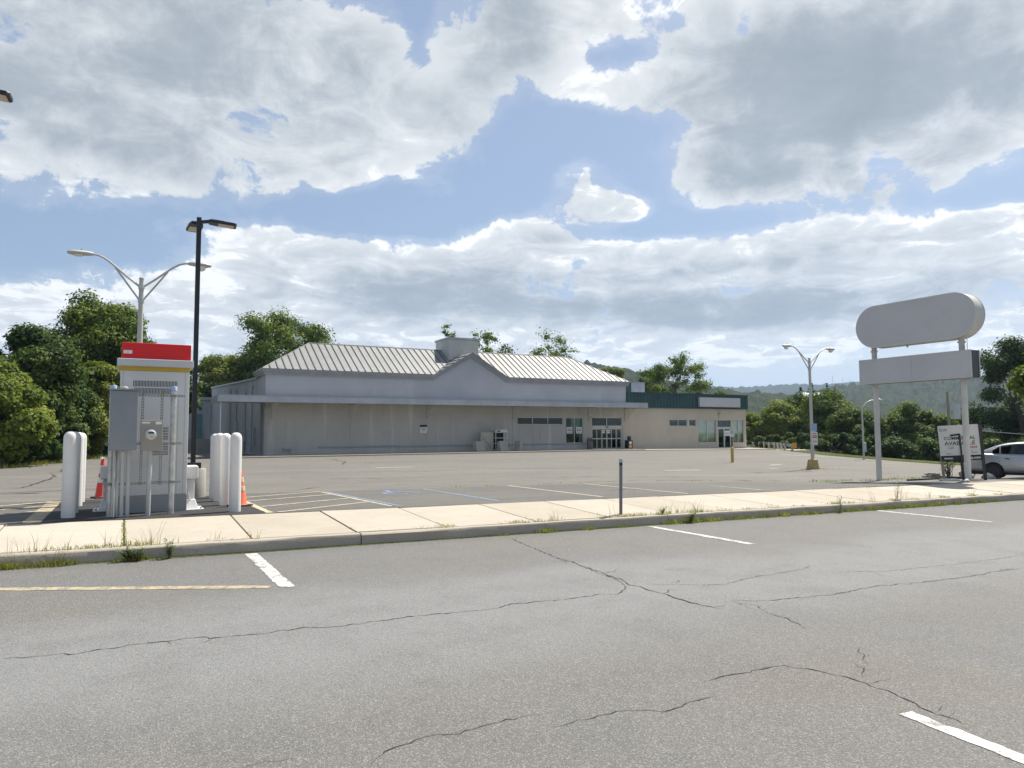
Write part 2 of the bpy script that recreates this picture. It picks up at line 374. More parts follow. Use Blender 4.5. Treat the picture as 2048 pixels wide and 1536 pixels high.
M_wallside = wallpaint('stained_side_wall', (.36, .38, .41), .9, .2, (.09, .09, .085))
M_walltan = wallpaint('tan_painted_block', (.51, .455, .375), .25, .2)
M_trim = simple('grey_trim_metal', (.36, .38, .42), .5, .1, 2, dirt=((.25, .25, .25), .4))
M_corn = simple('cornice_paint', (.26, .28, .315), .55, .08, 2)
M_canopy = simple('canopy_metal', (.41, .435, .475), .45, .10, 1.2, dirt=((.28, .29, .30), .5))
M_soffit = simple('soffit_board', (.46, .43, .37), .8, .1, 1)
M_roofpan = simple('standing_seam_sheet', (.200, .206, .208), .55, .10, .8, metal=.0, dirt=((.16, .16, .155), .6))
M_seam = simple('roof_seam', (.085, .09, .09), .5, .1, 3)
M_siding = simple('cupola_siding', (.50, .50, .48), .6, .06, 2)
M_green = simple('green_ribbed_metal', (.016, .062, .066), .5, .15, 1.0)
M_signface = simple('blank_sign_panel', (.52, .515, .53), .5, .05, .7, dirt=((.42, .41, .43), .5))
M_alu = simple('window_aluminium', (.55, .54, .50), .45, .06, 4, metal=.2)
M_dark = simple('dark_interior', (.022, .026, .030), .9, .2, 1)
M_teal = simple('teal_door_paint', (.10, .20, .21), .6, .1, 3)
M_wood = simple('grey_weathered_wood', (.27, .24, .19), .85, .25, 6, stretch=(6, 6, .5))
M_wooddark = simple('dark_wood', (.045, .042, .040), .8, .3, 6)
M_galv = simple('galvanised_steel', (.50, .51, .50), .42, .14, 9, metal=.65)
M_strut = simple('zinc_strut', (.24, .245, .24), .5, .12, 9, metal=.4)
M_pvc = simple('grey_conduit', (.40, .41, .41), .5, .08, 3)
M_pole = simple('grey_pole_paint', (.47, .47, .44), .5, .08, 2, metal=.25)
M_polemet = simple('sign_post_paint', (.56, .545, .51), .55, .08, 1.5, dirt=((.30, .24, .18), .5))
M_black = simple('black_powder_coat', (.012, .015, .019), .42, .2, 4)
M_blackp = simple('black_plastic', (.018, .019, .021), .6, .2, 4)
M_lens = simple('led_lens', (.55, .48, .38), .3, .1, 12)
M_white = simple('white_bollard_sleeve', (.68, .675, .66), .42, .03, 3, dirt=((.5, .48, .44), .5))
M_kwhite = simple('white_kiosk_panel', (.65, .65, .645), .45, .04, 2)
M_kgrey = simple('grey_kiosk_skirt', (.30, .31, .32), .5, .05, 2)
M_kcap = simple('pale_grey_cap', (.50, .51, .52), .45, .04, 2)
M_kyel = simple('yellow_stripe', (.60, .42, .04), .5, .06, 2)
M_red = simple('red_topper_panel', (.62, .006, .008), .38, .04, 2)
M_cab = simple('grey_cabinet_enamel', (.20, .225, .25), .5, .06, 3)
M_meter = simple('meter_socket_enamel', (.27, .26, .235), .5, .06, 3)
M_blue = simple('pale_blue_cap', (.36, .45, .66), .5, .05, 3)
M_label = simple('paper_label', (.70, .70, .68), .7, .1, 20)
M_coneR = simple('red_cone_rubber', (.72, .045, .022), .5, .08, 5)
M_coneO = simple('faded_orange_rubber', (.72, .13, .055), .6, .12, 6, dirt=((.45, .16, .09), .5))
M_refl = simple('reflective_collar', (.72, .73, .73), .35, .05, 5)
M_reflold = simple('aged_collar', (.55, .44, .30), .55, .15, 9)
M_rubber = simple('tyre_rubber', (.018, .018, .018), .85, .2, 6)
M_bin = simple('pebbled_bin', (.17, .16, .15), .9, .25, 30, bumpS=.4)
M_tanmetal = simple('tan_metal_sheet', (.42, .39, .31), .6, .08, 2)
M_rock = simple('white_rock', (.55, .52, .46), .9, .2, 4, bumpS=.6, bscale=9)
M_rockd = simple('grey_rock', (.30, .28, .25), .9, .25, 4, bumpS=.6, bscale=9)
M_print = simple('black_print', (.02, .02, .022), .7, .1, 9)
M_printgrey = simple('faded_print', (.30, .29, .28), .7, .1, 9)
M_printred = simple('red_print', (.35, .06, .05), .7, .1, 9)
M_printwhite = simple('white_print', (.75, .75, .74), .7, .05, 9)
M_board = simple('sign_board', (.63, .62, .59), .6, .06, 3, dirt=((.45, .42, .36), .5))
M_yell = simple('yellow_pipe_paint', (.50, .35, .09), .6, .12, 4, dirt=((.30, .22, .10), .5))
M_signblue = simple('blue_sign_sheet', (.25, .38, .58), .5, .05, 4)
M_orange = simple('orange_marker', (.72, .34, .04), .5, .06, 4)
M_curtain = simple('pale_green_curtain', (.66, .70, .56), .9, .1, 3)
M_paper = simple('white_paper', (.74, .74, .72), .8, .04, 6)
M_carpaint, _nt, _b = newmat('silver_car_paint')
_b.inputs['Base Color'].default_value = (.38, .40, .43, 1); _b.inputs['Metallic'].default_value = .55; _b.inputs['Roughness'].default_value = .33; _b.inputs['Coat Weight'].default_value = .6; _b.inputs['Coat Roughness'].default_value = .08
_n = tex(_nt, 'noise', 2, 5, .6, pos(_nt, obj=True)); _nt.links.new(mr(_nt, _n.outputs[0], .35, .7, .28, .42), _b.inputs['Roughness'])
M_red_lamp = simple('tail_lamp_red', (.35, .012, .012), .2, .1, 5)
def glassmat(name, tint=(.75, .85, .82), refl=1.0):
    m = bpy.data.materials.new(name); m.use_nodes = True; nt = m.node_tree; nt.nodes.clear()
    out = nt.nodes.new('ShaderNodeOutputMaterial'); mx = nt.nodes.new('ShaderNodeMixShader')
    tr = nt.nodes.new('ShaderNodeBsdfTransparent'); tr.inputs[0].default_value = (*tint, 1)
    gl = nt.nodes.new('ShaderNodeBsdfGlossy'); gl.inputs['Roughness'].default_value = .02
    fr = nt.nodes.new('ShaderNodeFresnel'); fr.inputs[0].default_value = 1.55
    n = tex(nt, 'noise', .8, 3, .5, pos(nt)); bp = nt.nodes.new('ShaderNodeBump'); bp.inputs['Strength'].default_value = .03; nt.links.new(n.outputs[0], bp.inputs['Height'])
    nt.links.new(bp.outputs[0], gl.inputs['Normal'])
    ad = nt.nodes.new('ShaderNodeMath'); ad.operation = 'MULTIPLY_ADD'; nt.links.new(fr.outputs[0], ad.inputs[0]); ad.inputs[1].default_value = refl; ad.inputs[2].default_value = .0
    nt.links.new(ad.outputs[0], mx.inputs[0]); nt.links.new(tr.outputs[0], mx.inputs[1]); nt.links.new(gl.outputs[0], mx.inputs[2]); nt.links.new(mx.outputs[0], out.inputs[0])
    return m
M_glass = glassmat('window_glass', (.46, .58, .56), .8); M_glassclear = glassmat('clear_window_glass', (.88, .92, .90), .5)
M_carglass = glassmat('tinted_car_glass', (.28, .33, .34), 1.2)

def leafmat(name, dark, mid, bright, trans=.3, scale=.35):
    m = bpy.data.materials.new(name); m.use_nodes = True; nt = m.node_tree; b = nt.nodes['Principled BSDF']
    at = nt.nodes.new('ShaderNodeAttribute'); at.attribute_name = 'tint'
    v = pos(nt); n = tex(nt, 'noise', scale, 4, .6, v)
    c = mixc(nt, at.outputs['Fac'], dark, mid); c = mixc(nt, mr(nt, n.outputs[0], .42, .70), c, bright)
    nt.links.new(c, b.inputs['Base Color']); b.inputs['Roughness'].default_value = .65; b.inputs['Specular IOR Level'].default_value = .18
    t = nt.nodes.new('ShaderNodeBsdfTranslucent'); tcol = mixc(nt, 1.0, c, (1.15, 1.25, .45), 'MULTIPLY'); nt.links.new(tcol, t.inputs[0])
    mx = nt.nodes.new('ShaderNodeMixShader'); mx.inputs[0].default_value = trans
    nt.links.new(b.outputs[0], mx.inputs[1]); nt.links.new(t.outputs[0], mx.inputs[2]); nt.links.new(mx.outputs[0], nt.nodes['Material Output'].inputs[0])
    return m
M_leafA = leafmat('maple_leaf', (.032, .062, .013), (.116, .180, .034), (.195, .240, .052), .34)
M_leafB = leafmat('bright_leaf', (.078, .118, .021), (.198, .248, .048), (.275, .295, .070), .36)
M_leafC = leafmat('dark_leaf', (.020, .044, .014), (.070, .118, .031), (.125, .170, .047), .30)
M_leafD = leafmat('pine_needle', (.020, .040, .026), (.042, .072, .044), (.055, .085, .050), .15)
M_bark = simple('bark', (.12, .10, .075), .9, .3, 5, bumpS=.5, stretch=(3, 3, .6))
M_barkpale = simple('pale_bark', (.26, .24, .20), .9, .3, 5, bumpS=.5, stretch=(3, 3, .6))
M_grass = leafmat('grass_blade', (.12, .15, .03), (.24, .26, .06), (.32, .31, .10), .4, 3)
M_weed = leafmat('weed_leaf', (.05, .10, .02), (.11, .18, .035), (.16, .22, .05), .25, 5)
M_dry = leafmat('dry_stalk', (.20, .16, .08), (.32, .27, .13), (.30, .27, .12), .15, 4)
def forest_mat(name, a, b_, sc):
    m, nt, b = newmat(name); v = pos(nt)
    n = tex(nt, 'noise', sc, 8, .7, v); n2 = tex(nt, 'noise', sc*.12, 5, .6, v)
    c = mixc(nt, mr(nt, n.outputs[0], .35, .68), a, b_); c = mixc(nt, mr(nt, n2.outputs[0], .45, .7, 0, .5), c, tuple(q*1.3 for q in b_))
    nt.links.new(c, b.inputs['Base Color']); b.inputs['Roughness'].default_value = .9; b.inputs['Specular IOR Level'].default_value = .1
    bump(nt, b, n.outputs[0], .8, 1.5); return m
M_forest = forest_mat('wooded_hill', (.010, .018, .009), (.036, .048, .020), .35)
M_forest2 = forest_mat('far_wooded_ridge', (.012, .020, .012), (.034, .044, .022), .08)
M_field = forest_mat('rough_meadow', (.05, .07, .02), (.12, .14, .045), .6)

# ================================================================== SETTING
def interp(t, pts):
    if t <= pts[0][0]: return pts[0][1]
    for (a, va), (b, vb) in zip(pts, pts[1:]):
        if t <= b: return va + (vb-va)*(t-a)/(b-a)
    return pts[-1][1]
def xleft(Y): return interp(Y, [(14, -60), (37, -60), (40, -5.2), (47.7, -3.6), (60, -1.2), (88, 3.0)])
def xright(Y): return interp(Y, [(14, 43), (20, 45), (27.2, 46.4), (34, 49.3), (39.6, 51.3), (46.4, 55.2), (66, 70), (88, 72)])
def grid(name, us, vs, fn, mat, parent=None):
    V = np.array([fn(a, b) for b in vs for a in us]); nu = len(us)
    Q = [(j*nu+i, j*nu+i+1, (j+1)*nu+i+1, (j+1)*nu+i) for j in range(len(vs)-1) for i in range(nu-1)]
    return link(name, np_mesh(name, V, np.array(Q), mat, smooth=True), parent)
# terrain under and around everything, one sheet to the horizon
def spread(near, far, n0, n1):
    a = np.linspace(-near, near, n0); b = near*np.exp(np.linspace(0, math.log(far/near), n1))[1:]
    return np.concatenate([-b[::-1], a, b])
def Zterr(X, Y):
    if Y < CURB_Y+.4: return Zroad(X) - .08 - 5*S((-14-Y)/200) if Y < -13 else Zroad(X)-.08
    z = (Zsw(X, Y) if Y < SW_BACK else Zlot(X, Y)) - .06
    if Y > 14:
        dr = max(0, X-xright(Y)-2.5); dl = max(0, xleft(Y)-X-2)
        z -= 7.0*S(dr/28) + 9*S((dr-40)/300)
        z -= 1.2*S(dl/14)
        db = max(0, Y-92); z -= 5*S(db/60)
    return z
ter = grid('terrain', 12+spread(70, 5200, 86, 16), 40+spread(60, 5200, 75, 16), lambda a, b: (a, b, Zterr(a, b)), M_field); tag(ter, kind='structure')
road = grid('road', np.linspace(-160, 160, 65), np.linspace(-13, CURB_Y+.03, 13), lambda a, b: (a, b, Zroad(a)), M_road); tag(road, kind='structure')
lot = grid('parking_lot', np.linspace(0, 1, 90), np.concatenate([np.linspace(SW_BACK+.002, 30, 24), np.linspace(31, 92, 50)]),
           lambda a, b: (xleft(b)*(1-a)+xright(b)*a, b, Zlot(xleft(b)*(1-a)+xright(b)*a, b)), M_lot); tag(lot, kind='structure')
def sheet(name, poly, zf, lift, mat, parent):      # poly: quad of (x,y), subdivided so that it follows the ground
    (a, b, c, d) = [np.array(p, float) for p in poly]; n, m_ = 14, 8; V = []
    for j in range(m_+1):
        for i in range(n+1):
            s, t = i/n, j/m_; p = (a*(1-s)+b*s)*(1-t) + (d*(1-s)+c*s)*t
            V.append((p[0], p[1], zf(p[0], p[1])+lift))
    Q = [(j*(n+1)+i, j*(n+1)+i+1, (j+1)*(n+1)+i+1, (j+1)*(n+1)+i) for j in range(m_) for i in range(n)]
    return link(name, np_mesh(name, np.array(V), np.array(Q), mat), parent)
sheet('new_asphalt_patch', [(-1.32, SW_BACK+.01), (2.46, SW_BACK+.01), (2.46, 18.9), (-1.32, 18.9)], Zlot, .004, M_newasph, lot)
sheet('sealed_stall_strip', [(2.47, SW_BACK+.01), (23.5, SW_BACK+.01), (25.0, 18.2), (2.47, 19.3)], Zlot, .003, M_stall, lot)
sheet('sealed_stall_strip', [(-7.5, SW_BACK+.01), (-1.33, SW_BACK+.01), (-1.33, 18.9), (-7.5, 18.9)], Zlot, .003, M_stall, lot)

# sidewalk slabs and curb stones, one object each
sidewalk = thing('sidewalk', None, None); tag(sidewalk, kind='structure')
jx = [-6.6, -4.95, -3.3, -1.62, .06, 1.78, 3.42, 5.02, 6.85]
while jx[-1] < 44: jx.append(jx[-1]+1.66)
for i in range(9): jx.insert(0, jx[0]-1.66)
for a, b in zip(jx, jx[1:]):
    g = .010; dzz = rng.uniform(-.004, .004); sk = rng.uniform(-.004, .004)
    mb = MB(); y0, y1 = CURB_Y+.175, SW_BACK-.006
    P = [(a+g, y0), (b-g, y0), (b-g, y1), (a+g, y1)]
    top = [(x, y, Zsw(x, y)+dzz+(sk if x > a+.1 else -sk)) for x, y in P]
    mb.add(top+[(x, y, z-.13) for x, y, z in top], [(0,1,2,3), (7,6,5,4), (0,4,5,1), (1,5,6,2), (2,6,7,3), (3,7,4,0)])
    mb.build('slab', M_walks[int(rng.integers(0, 3))], sidewalk, bevel=.012)
grid('joint_bed', np.linspace(jx[0], jx[-1], 40), np.linspace(CURB_Y+.12, SW_BACK+.03, 3), lambda a, b: (a, b, Zsw(a, min(b, SW_BACK))-.016), M_joint, sidewalk)
curb = thing('kerb', None, None); tag(curb, kind='structure')
cx_ = [-16, -10.1, -5.05, .10, 3.45, 6.95, 9.9, 13.6, 17.2, 20.4, 23.0, 26.2, 29.4, 32.6, 36, 40, 44]
for a, b in zip(cx_, cx_[1:]):
    mb = MB(); g = .008; n = max(2, int((b-a)/.45)); off = rng.uniform(-.010, .010)
    prof = [(CURB_Y+.165, 0), (CURB_Y+.165, .178), (CURB_Y+.05, .180), (CURB_Y+.022, .172), (CURB_Y+.008, .150), (CURB_Y-.006, -.05)]
    vs = []; k = len(prof)
    for i in range(n+1):
        x = a+g+(b-a-2*g)*i/n; wob = .006*math.sin(x*2.3)+.005*rng.standard_normal()
        for q, (y, z) in enumerate(prof):
            vs.append((x, y+off+(wob if q > 1 else 0), Zroad(x)+z+(.004*rng.standard_normal() if q in (2, 3) else 0)))
    fs = [(i*k+j, (i+1)*k+j, (i+1)*k+j+1, i*k+j+1) for i in range(n) for j in range(k-1)]
    fs += [tuple(range(k)), tuple(n*k+j for j in range(k-1, -1, -1))]
    mb.add(vs, fs); mb.build('kerb_stone', M_curb, curb, smooth=True)

# painted lines
def stripe(name, p, q, w, zf, lift, mat, parent, w2=None):
    p = np.array(p, float); q = np.array(q, float); d = (q-p)/np.linalg.norm(q-p); nrm = np.array([-d[1], d[0]])
    w2 = w if w2 is None else w2
    L_ = np.linalg.norm(q-p); n = max(2, int(L_/.06)); V = []
    for i in range(n+1):
        c = p+(q-p)*i/n; ww = w+(w2-w)*i/n
        for s in (-.5, .5):
            e = c+nrm*(ww*s+.006*rng.standard_normal()); V.append((e[0], e[1], zf(e[0], e[1])+lift))
    Q = [(2*i, 2*i+1, 2*i+3, 2*i+2) for i in range(n)]
    return link(name, np_mesh(name, np.array(V), np.array(Q), mat), parent)
zr = lambda X, Y: Zroad(X)
for xx in (1.73, 9.28, 16.5):
    stripe('stall_line', (xx, 11.28), (xx, 8.62), .17 if xx < 5 else .15, zr, .004, M_pwhite, road)
stripe('stall_line', (1.55, 8.72), (-4.0, 11.25), .16, zr, .004, M_pyellow, road)
_a, _b2 = np.array(ROAD(1811, 1426)), np.array(ROAD(2040, 1517)); stripe('lane_line', _a, _a+(_b2-_a)*4, .115, zr, .004, M_pwhite, road)
ll = lambda a, b, w, m_, lift=.0075: stripe('lot_line', LOT(*a), LOT(*b), w, Zlot, lift, m_, lot)
ll((110, 1003.5), (60, 1048), .26, M_pyellow)
for a, b in (((105, 1004), (-60, 1018)), ((92, 1012), (-60, 1026)), ((82, 1022.5), (-60, 1037))): ll(a, b, .11, M_pcream, .0105)
ll((488, 1003), (540, 1026), .13, M_pcream)
for a, b in (((488, 995.6), (640, 984)), ((495, 1003), (661, 989.5)), ((522, 1014), (698, 997)), ((556, 1025), (735, 1004.5))): ll(a, b, .10, M_pcream, .0105)
ll((643, 984.5), (783, 1012.5), .09, M_pcream); ll((650, 984), (800, 1012.5), .10, M_pblue, .0105)
ll((845, 978), (998, 1002), .10, M_pblue)
ll((1016, 971.5), (1205, 994), .10, M_pcream); ll((1170, 968), (1375, 987.5), .10, M_pcream); ll((1420, 971.5), (1526, 980.5), .08, M_pcream)
for a, b in (((745, 936), (830, 934)), ((1330, 941), (1400, 940)), ((1540, 930.5), (1562, 929)), ((1560, 908.5), (1700, 916)), ((1537, 936.6), (1556, 937.4))): ll(a, b, .22, M_pwhite)
# accessible parking symbol
sy = LOT(795, 986.5)
ang = np.linspace(.3, 5.3, 18); mb = MB(); pv = []
for t in ang:
    for rr in (.27, .37): pv.append((sy[0]+rr*math.cos(t)*1.1, sy[1]+rr*math.sin(t)*1.1, 0))
mb.add([(x, y, Zlot(x, y)+.008) for x, y, _ in pv], [(2*i, 2*i+1, 2*i+3, 2*i+2) for i in range(17)])
for (ax, ay, bx, by) in ((-.1, .2, .0, .95), (-.05, .62, .35, .55), (.0, .3, .4, .22), (.36, .22, .55, -.2), (-.1, .95, .12, .95)):
    d = Vector((bx-ax, by-ay, 0)).normalized(); nn = Vector((-d.y, d.x, 0))*.06
    q = [(sy[0]+ax+nn.x, sy[1]+ay+nn.y), (sy[0]+ax-nn.x, sy[1]+ay-nn.y), (sy[0]+bx-nn.x, sy[1]+by-nn.y), (sy[0]+bx+nn.x, sy[1]+by+nn.y)]
    mb.add([(x, y, Zlot(x, y)+.0085) for x, y in q], [(0, 1, 2, 3)])
mb.build('accessible_symbol', M_pblue, lot)

# cracks in the road and the lot: narrow ragged ribbons
def crack(pix, w, H_, zf, parent, lift=.0035, seg=.05, amp=.022):
    P = [np.array(H_(*p)) for p in pix]; pts = []
    for a, b in zip(P, P[1:]):
        n = max(1, int(np.linalg.norm(b-a)/seg)); pts += [a+(b-a)*i/n for i in range(n)]
    pts.append(P[-1]); pts = np.array(pts); n = len(pts)
    j = rng.standard_normal((n, 2))*amp; j = j*.6 + np.roll(j, 1, 0)*.4; pts += j
    V = []
    for i in range(n):
        d = pts[min(n-1, i+1)]-pts[max(0, i-1)]; d /= np.linalg.norm(d)+1e-9; nn = np.array([-d[1], d[0]])
        ww = w*(.35+abs(rng.standard_normal())*.75)*min(1, .15+i/4, .15+(n-1-i)/4)
        for s in (-.5, .5):
            e = pts[i]+nn*ww*s; V.append((e[0], e[1], zf(e[0], e[1])+lift))
    Q = [(2*i, 2*i+1, 2*i+3, 2*i+2) for i in range(n-1)]
    return link('crack', np_mesh('crack', np.array(V), np.array(Q), M_crack), parent)
RC = [([(1015,1076),(1045,1087),(1075,1100),(1110,1115),(1145,1125),(1165,1133),(1200,1145),(1240,1158),(1260,1170),(1300,1180),(1340,1192),(1400,1210),(1440,1217)], .030),
      ([(1160,1131),(1195,1146),(1232,1158),(1246,1166),(1250,1178)], .014),
      ([(0,1318),(150,1307),(225,1296),(281,1287),(334,1285),(375,1274),(424,1277),(525,1267),(592,1259),(697,1250),(805,1235),(874,1228),(972,1220),(1031,1208),(1136,1198),(1202,1189),(1237,1188),(1248,1178),(1256,1171)], .016),
      ([(390,1290),(424,1277)], .010), ([(724,1534),(765,1511),(805,1485),(871,1469),(944,1460),(979,1448),(1070,1431)], .011),
      ([(1112,1454),(1161,1441),(1202,1431),(1258,1420),(1321,1424),(1363,1413),(1398,1398),(1436,1389)], .014),
      ([(1405,1364),(1462,1351),(1520,1337),(1573,1333),(1638,1343),(1722,1362),(1768,1381),(1825,1406),(1871,1427),(1920,1446),(1962,1457)], .014),
      ([(1722,1354),(1730,1337),(1707,1324)], .012), ([(1730,1330),(1730,1320),(1716,1301),(1705,1291)], .012),
      ([(1290,1168),(1348,1169),(1436,1171),(1489,1159),(1558,1146),(1619,1136)], .013), ([(1459,1202),(1531,1202),(1665,1190),(1760,1171),(1825,1167),(1920,1156),(1989,1144),(2048,1137)], .016),
      ([(1459,1202),(1516,1211),(1535,1225),(1577,1238),(1615,1259)], .012), ([(1680,1142),(1760,1144),(1850,1135),(1960,1122),(2048,1110)], .010),
      ([(480,1536),(530,1522),(600,1512)], .010)]
for p, w in RC:
    crack(p, w*.62, ROAD, zr, road)
    for q in range(max(1, len(p)//3)):              # short forks and crumbled spurs
        i = int(rng.integers(0, len(p)-1)); f = rng.uniform(); a_ = (p[i][0]+(p[i+1][0]-p[i][0])*f, p[i][1]+(p[i+1][1]-p[i][1])*f)
        sgn_ = rng.choice([-1, 1]); L_ = rng.uniform(10, 34); b_ = (a_[0]+L_*rng.uniform(.6, 1.3), a_[1]+sgn_*L_*rng.uniform(.12, .4)); c_ = (b_[0]+L_*rng.uniform(.2, .8), b_[1]+sgn_*L_*rng.uniform(-.1, .3))
        crack([a_, b_, c_], w*.38, ROAD, zr, road)
LC = [([(0,979),(45,976),(95,960),(112,953),(100,948)], .06), ([(0,980),(60,978),(125,974)], .05), ([(100,947),(122,943),(126,938)], .05), ([(0,960),(125,959)], .03),
      ([(520,958),(640,956),(760,957),(900,953)], .05), ([(560,985),(640,974),(760,972)], .03), ([(800,945),(1000,939),(1200,935),(1400,934)], .05), ([(900,966),(960,963),(1010,964)], .04),
      ([(1060,957),(1240,952),(1420,955)], .05), ([(700,925),(900,922),(1130,918)], .05), ([(660,918),(690,924),(684,930)], .06), ([(1150,966),(1300,960),(1420,962),(1600,962)], .05), ([(1200,984),(1250,979),(1330,980)], .04)]
for p, w in LC: crack(p, w, LOT, Zlot, lot, .011, .25, .05)

# ------------------------------------------------------------------ hills (real slopes at their distances) and the air
def fbm2(x, y, s, o=4):
    return mnoise.fractal(Vector((x*s, y*s, 3.3)), .9, 2.0, o)
def hill(name, prof, d0, d1, d2, amp, bump_size, mat, nu, nv, zlow=-12):
    """a wooded ridge: rises from distance d0 to its crest at d1, falls to d2; crest height follows prof (column px, row px)"""
    V = []
    us = np.linspace(prof[0][0], prof[-1][0], nu)
    for j in range(nv):
        t = j/(nv-1)
        for px in us:
            py = interp(px, prof); u = (px-1024)/F; hz = 866-math.tan(ROLL)*(px-1024)
            c = math.cos(math.atan(u)); zc = H+(hz-py)/F*d1
            if t < .7: k = t/.7; dist = d0+(d1-d0)*k; zz = zlow+(zc-zlow)*(S(k)*.75+k*.25)
            else: k = (t-.7)/.3; dist = d1+(d2-d1)*k; zz = zc-(zc-zlow)*S(k)*.7
            X = dist*(math.sin(YAW)+u*math.cos(YAW)); Y = dist*(math.cos(YAW)-u*math.sin(YAW))
            b = abs(mnoise.noise(Vector((X/bump_size, Y/bump_size, 0))))*1.2+abs(mnoise.noise(Vector((X/bump_size*2.1, Y/bump_size*2.1, 4))))*.6
            zz += fbm2(X, Y, 1/(bump_size*16), 3)*amp*2*(1-abs(2*min(1, t/.7)-1)*.6) + amp*(b-.45)
            V.append((X, Y, zz))
    Q = [(j*nu+i, j*nu+i+1, (j+1)*nu+i+1, (j+1)*nu+i) for j in range(nv-1) for i in range(nu-1)]
    o = link(name, np_mesh(name, np.array(V), np.array(Q), mat, smooth=True)); tag(o, kind='structure'); return o
hill('hill', [(1000, 790), (1250, 775), (1470, 774), (1560, 770), (1660, 767), (1720, 762), (1860, 757), (1990, 753), (2200, 745), (2600, 760)], 1700, 2500, 3300, 9, 22, M_forest2, 420, 50, -20)
hill('hill', [(1440, 806), (1520, 800), (1597, 787), (1662, 774), (1720, 769), (1800, 766), (1900, 764), (1990, 761), (2150, 755), (2500, 775)], 560, 980, 1300, 9, 11, M_forest, 420, 90, -16)
hill('hill', [(1020, 770), (1100, 738), (1178, 724), (1249, 737), (1290, 747), (1340, 764), (1420, 778), (1500, 788), (1600, 789), (1680, 800), (1800, 815)], 380, 560, 720, 3.5, 8, M_forest, 320, 70, -12)
hill('hill', [(-900, 800), (-400, 770), (0, 780), (300, 790), (600, 790), (900, 795), (1100, 800)], 900, 1400, 1900, 6, 16, M_forest2, 260, 36, -14)

# ================================================================== BUILDINGS
def wb(mb, name, mat, parent, **k):               # mesh given in world coordinates, under a thing whose Empty is only shifted
    o = mb.build(name, mat, parent, **k)
    if parent.type == 'EMPTY': o.matrix_parent_inverse = Matrix.Translation(-parent.location)
    return o
YB = 53.6                                          # front wall line of both shops
BASE = 0.17
def wall_holes(x0, x1, z0, z1, holes, y, th, zb=None):
    """front wall facing -Y with rectangular openings and their reveals"""
    mb = MB()
    xs = sorted({x0, x1, *[h[0] for h in holes], *[h[1] for h in holes]}); zs = sorted({z0, z1, *[h[2] for h in holes], *[h[3] for h in holes]})
    for a, b in zip(xs, xs[1:]):
        for c, d in zip(zs, zs[1:]):
            mx, mz = (a+b)/2, (c+d)/2
            if any(h[0] < mx < h[1] and h[2] < mz < h[3] for h in holes): continue
            for yy, fl in ((y, 1), (y+th, 0)):
                q = [(a, yy, c), (b, yy, c), (b, yy, d), (a, yy, d)]
                mb.add(q, [(0, 1, 2, 3)] if fl else [(3, 2, 1, 0)])
    for a, b, c, d in holes:
        mb.add([(a,y,c),(a,y+th,c),(a,y+th,d),(a,y,d)], [(0,1,2,3)]); mb.add([(b,y,c),(b,y+th,c),(b,y+th,d),(b,y,d)], [(3,2,1,0)])
        mb.add([(a,y,c),(b,y,c),(b,y+th,c),(a,y+th,c)], [(0,1,2,3)]); mb.add([(a,y,d),(b,y,d),(b,y+th,d),(a,y+th,d)], [(3,2,1,0)])
    return mb
def px_rect(pxa, pxb, pya, pyb, Y=YB):
    xa, xb = XatY(pxa, Y), XatY(pxb, Y); xm = (xa+xb)/2; pm = (pxa+pxb)/2
    return xa, xb, ZatP(pm, pyb, xm, Y), ZatP(pm, pya, xm, Y)
def frame_bars(name, rect, y, parent, w=.06, d=.09, mull=(), trans=()):
    a, b, c, e = rect; mb = MB(); g = .003
    mb.box(a, a+w, y, y+d, c, e); mb.box(b-w, b, y, y+d, c, e); mb.box(a+w, b-w, y+g, y+d-g, c, c+w); mb.box(a+w, b-w, y+g, y+d-g, e-w, e)
    for m_ in mull: mb.box(m_-w/2, m_+w/2, y+2*g, y+d-2*g, c+w, e-w)
    for z in trans: mb.box(a+w, b-w, y+3*g, y+d-3*g, z-w/2, z+w/2)
    return wb(mb, name, M_alu, parent)
def pane(rect, y, parent, mat=None, inset=.03):
    a, b, c, e = rect; mb = MB().box(a+inset, b-inset, y, y+.012, c+inset, e-inset)
    return wb(mb, 'pane', mat or M_glass, parent)
def window(parent, rect, cols, y=YB, trans=(), name='window', gm=None):
    a, b, c, e = rect; mull = [a+(b-a)*i/cols for i in range(1, cols)]
    w = frame_bars(name, rect, y+.05, parent, mull=mull, trans=trans)
    xs = [a]+mull+[b]; zs = [c]+list(trans)+[e]
    for p, q in zip(xs, xs[1:]):
        for s, t in zip(zs, zs[1:]): pane((p, q, s, t), y+.09, w, gm)
    return w

store = thing('store_building', 'long vacant grey shop with pale standing-seam roof, central gable and louvred cupola', 'building', (25, YB, BASE))
XL, XR = 9.0, 41.6
hw1 = px_rect(1034, 1125.5, 834.5, 849.5); hw2 = px_rect(1131, 1165.5, 835, 886); hd = px_rect(1182.5, 1243.5, 834.5, 899.5); hd = (hd[0], hd[1], BASE+.02, hd[3])
wall = wb(wall_holes(XL, XR, BASE-.4, 4.42, [hw1, hw2, hd], YB, .25), 'front_wall', M_wallgrey, store)
# narrow pilasters and the raised bands of the block wall
for px in (543.8, 701, 853.6, 1025):
    x = XatY(px, YB); wb(MB().box(x-.035, x+.035, YB-.022, YB-.001, BASE, 4.0), 'control_joint_strip', M_wallgrey, store)
for z, xa, xb in ((3.26, XL+.03, hw1[0]-.1), (2.62, XL+.03, hw1[0]-.1)): wb(MB().box(xa, xb, YB-.012, YB-.0005, z-.02, z+.02), 'band_course', M_wallgrey, store)
xa = XatY(638, YB-.05); wb(MB().box(xa, hd[0]-.5, YB-.10, YB-.0015, BASE+.58, BASE+.68), 'bumper_rail', M_trim, store)
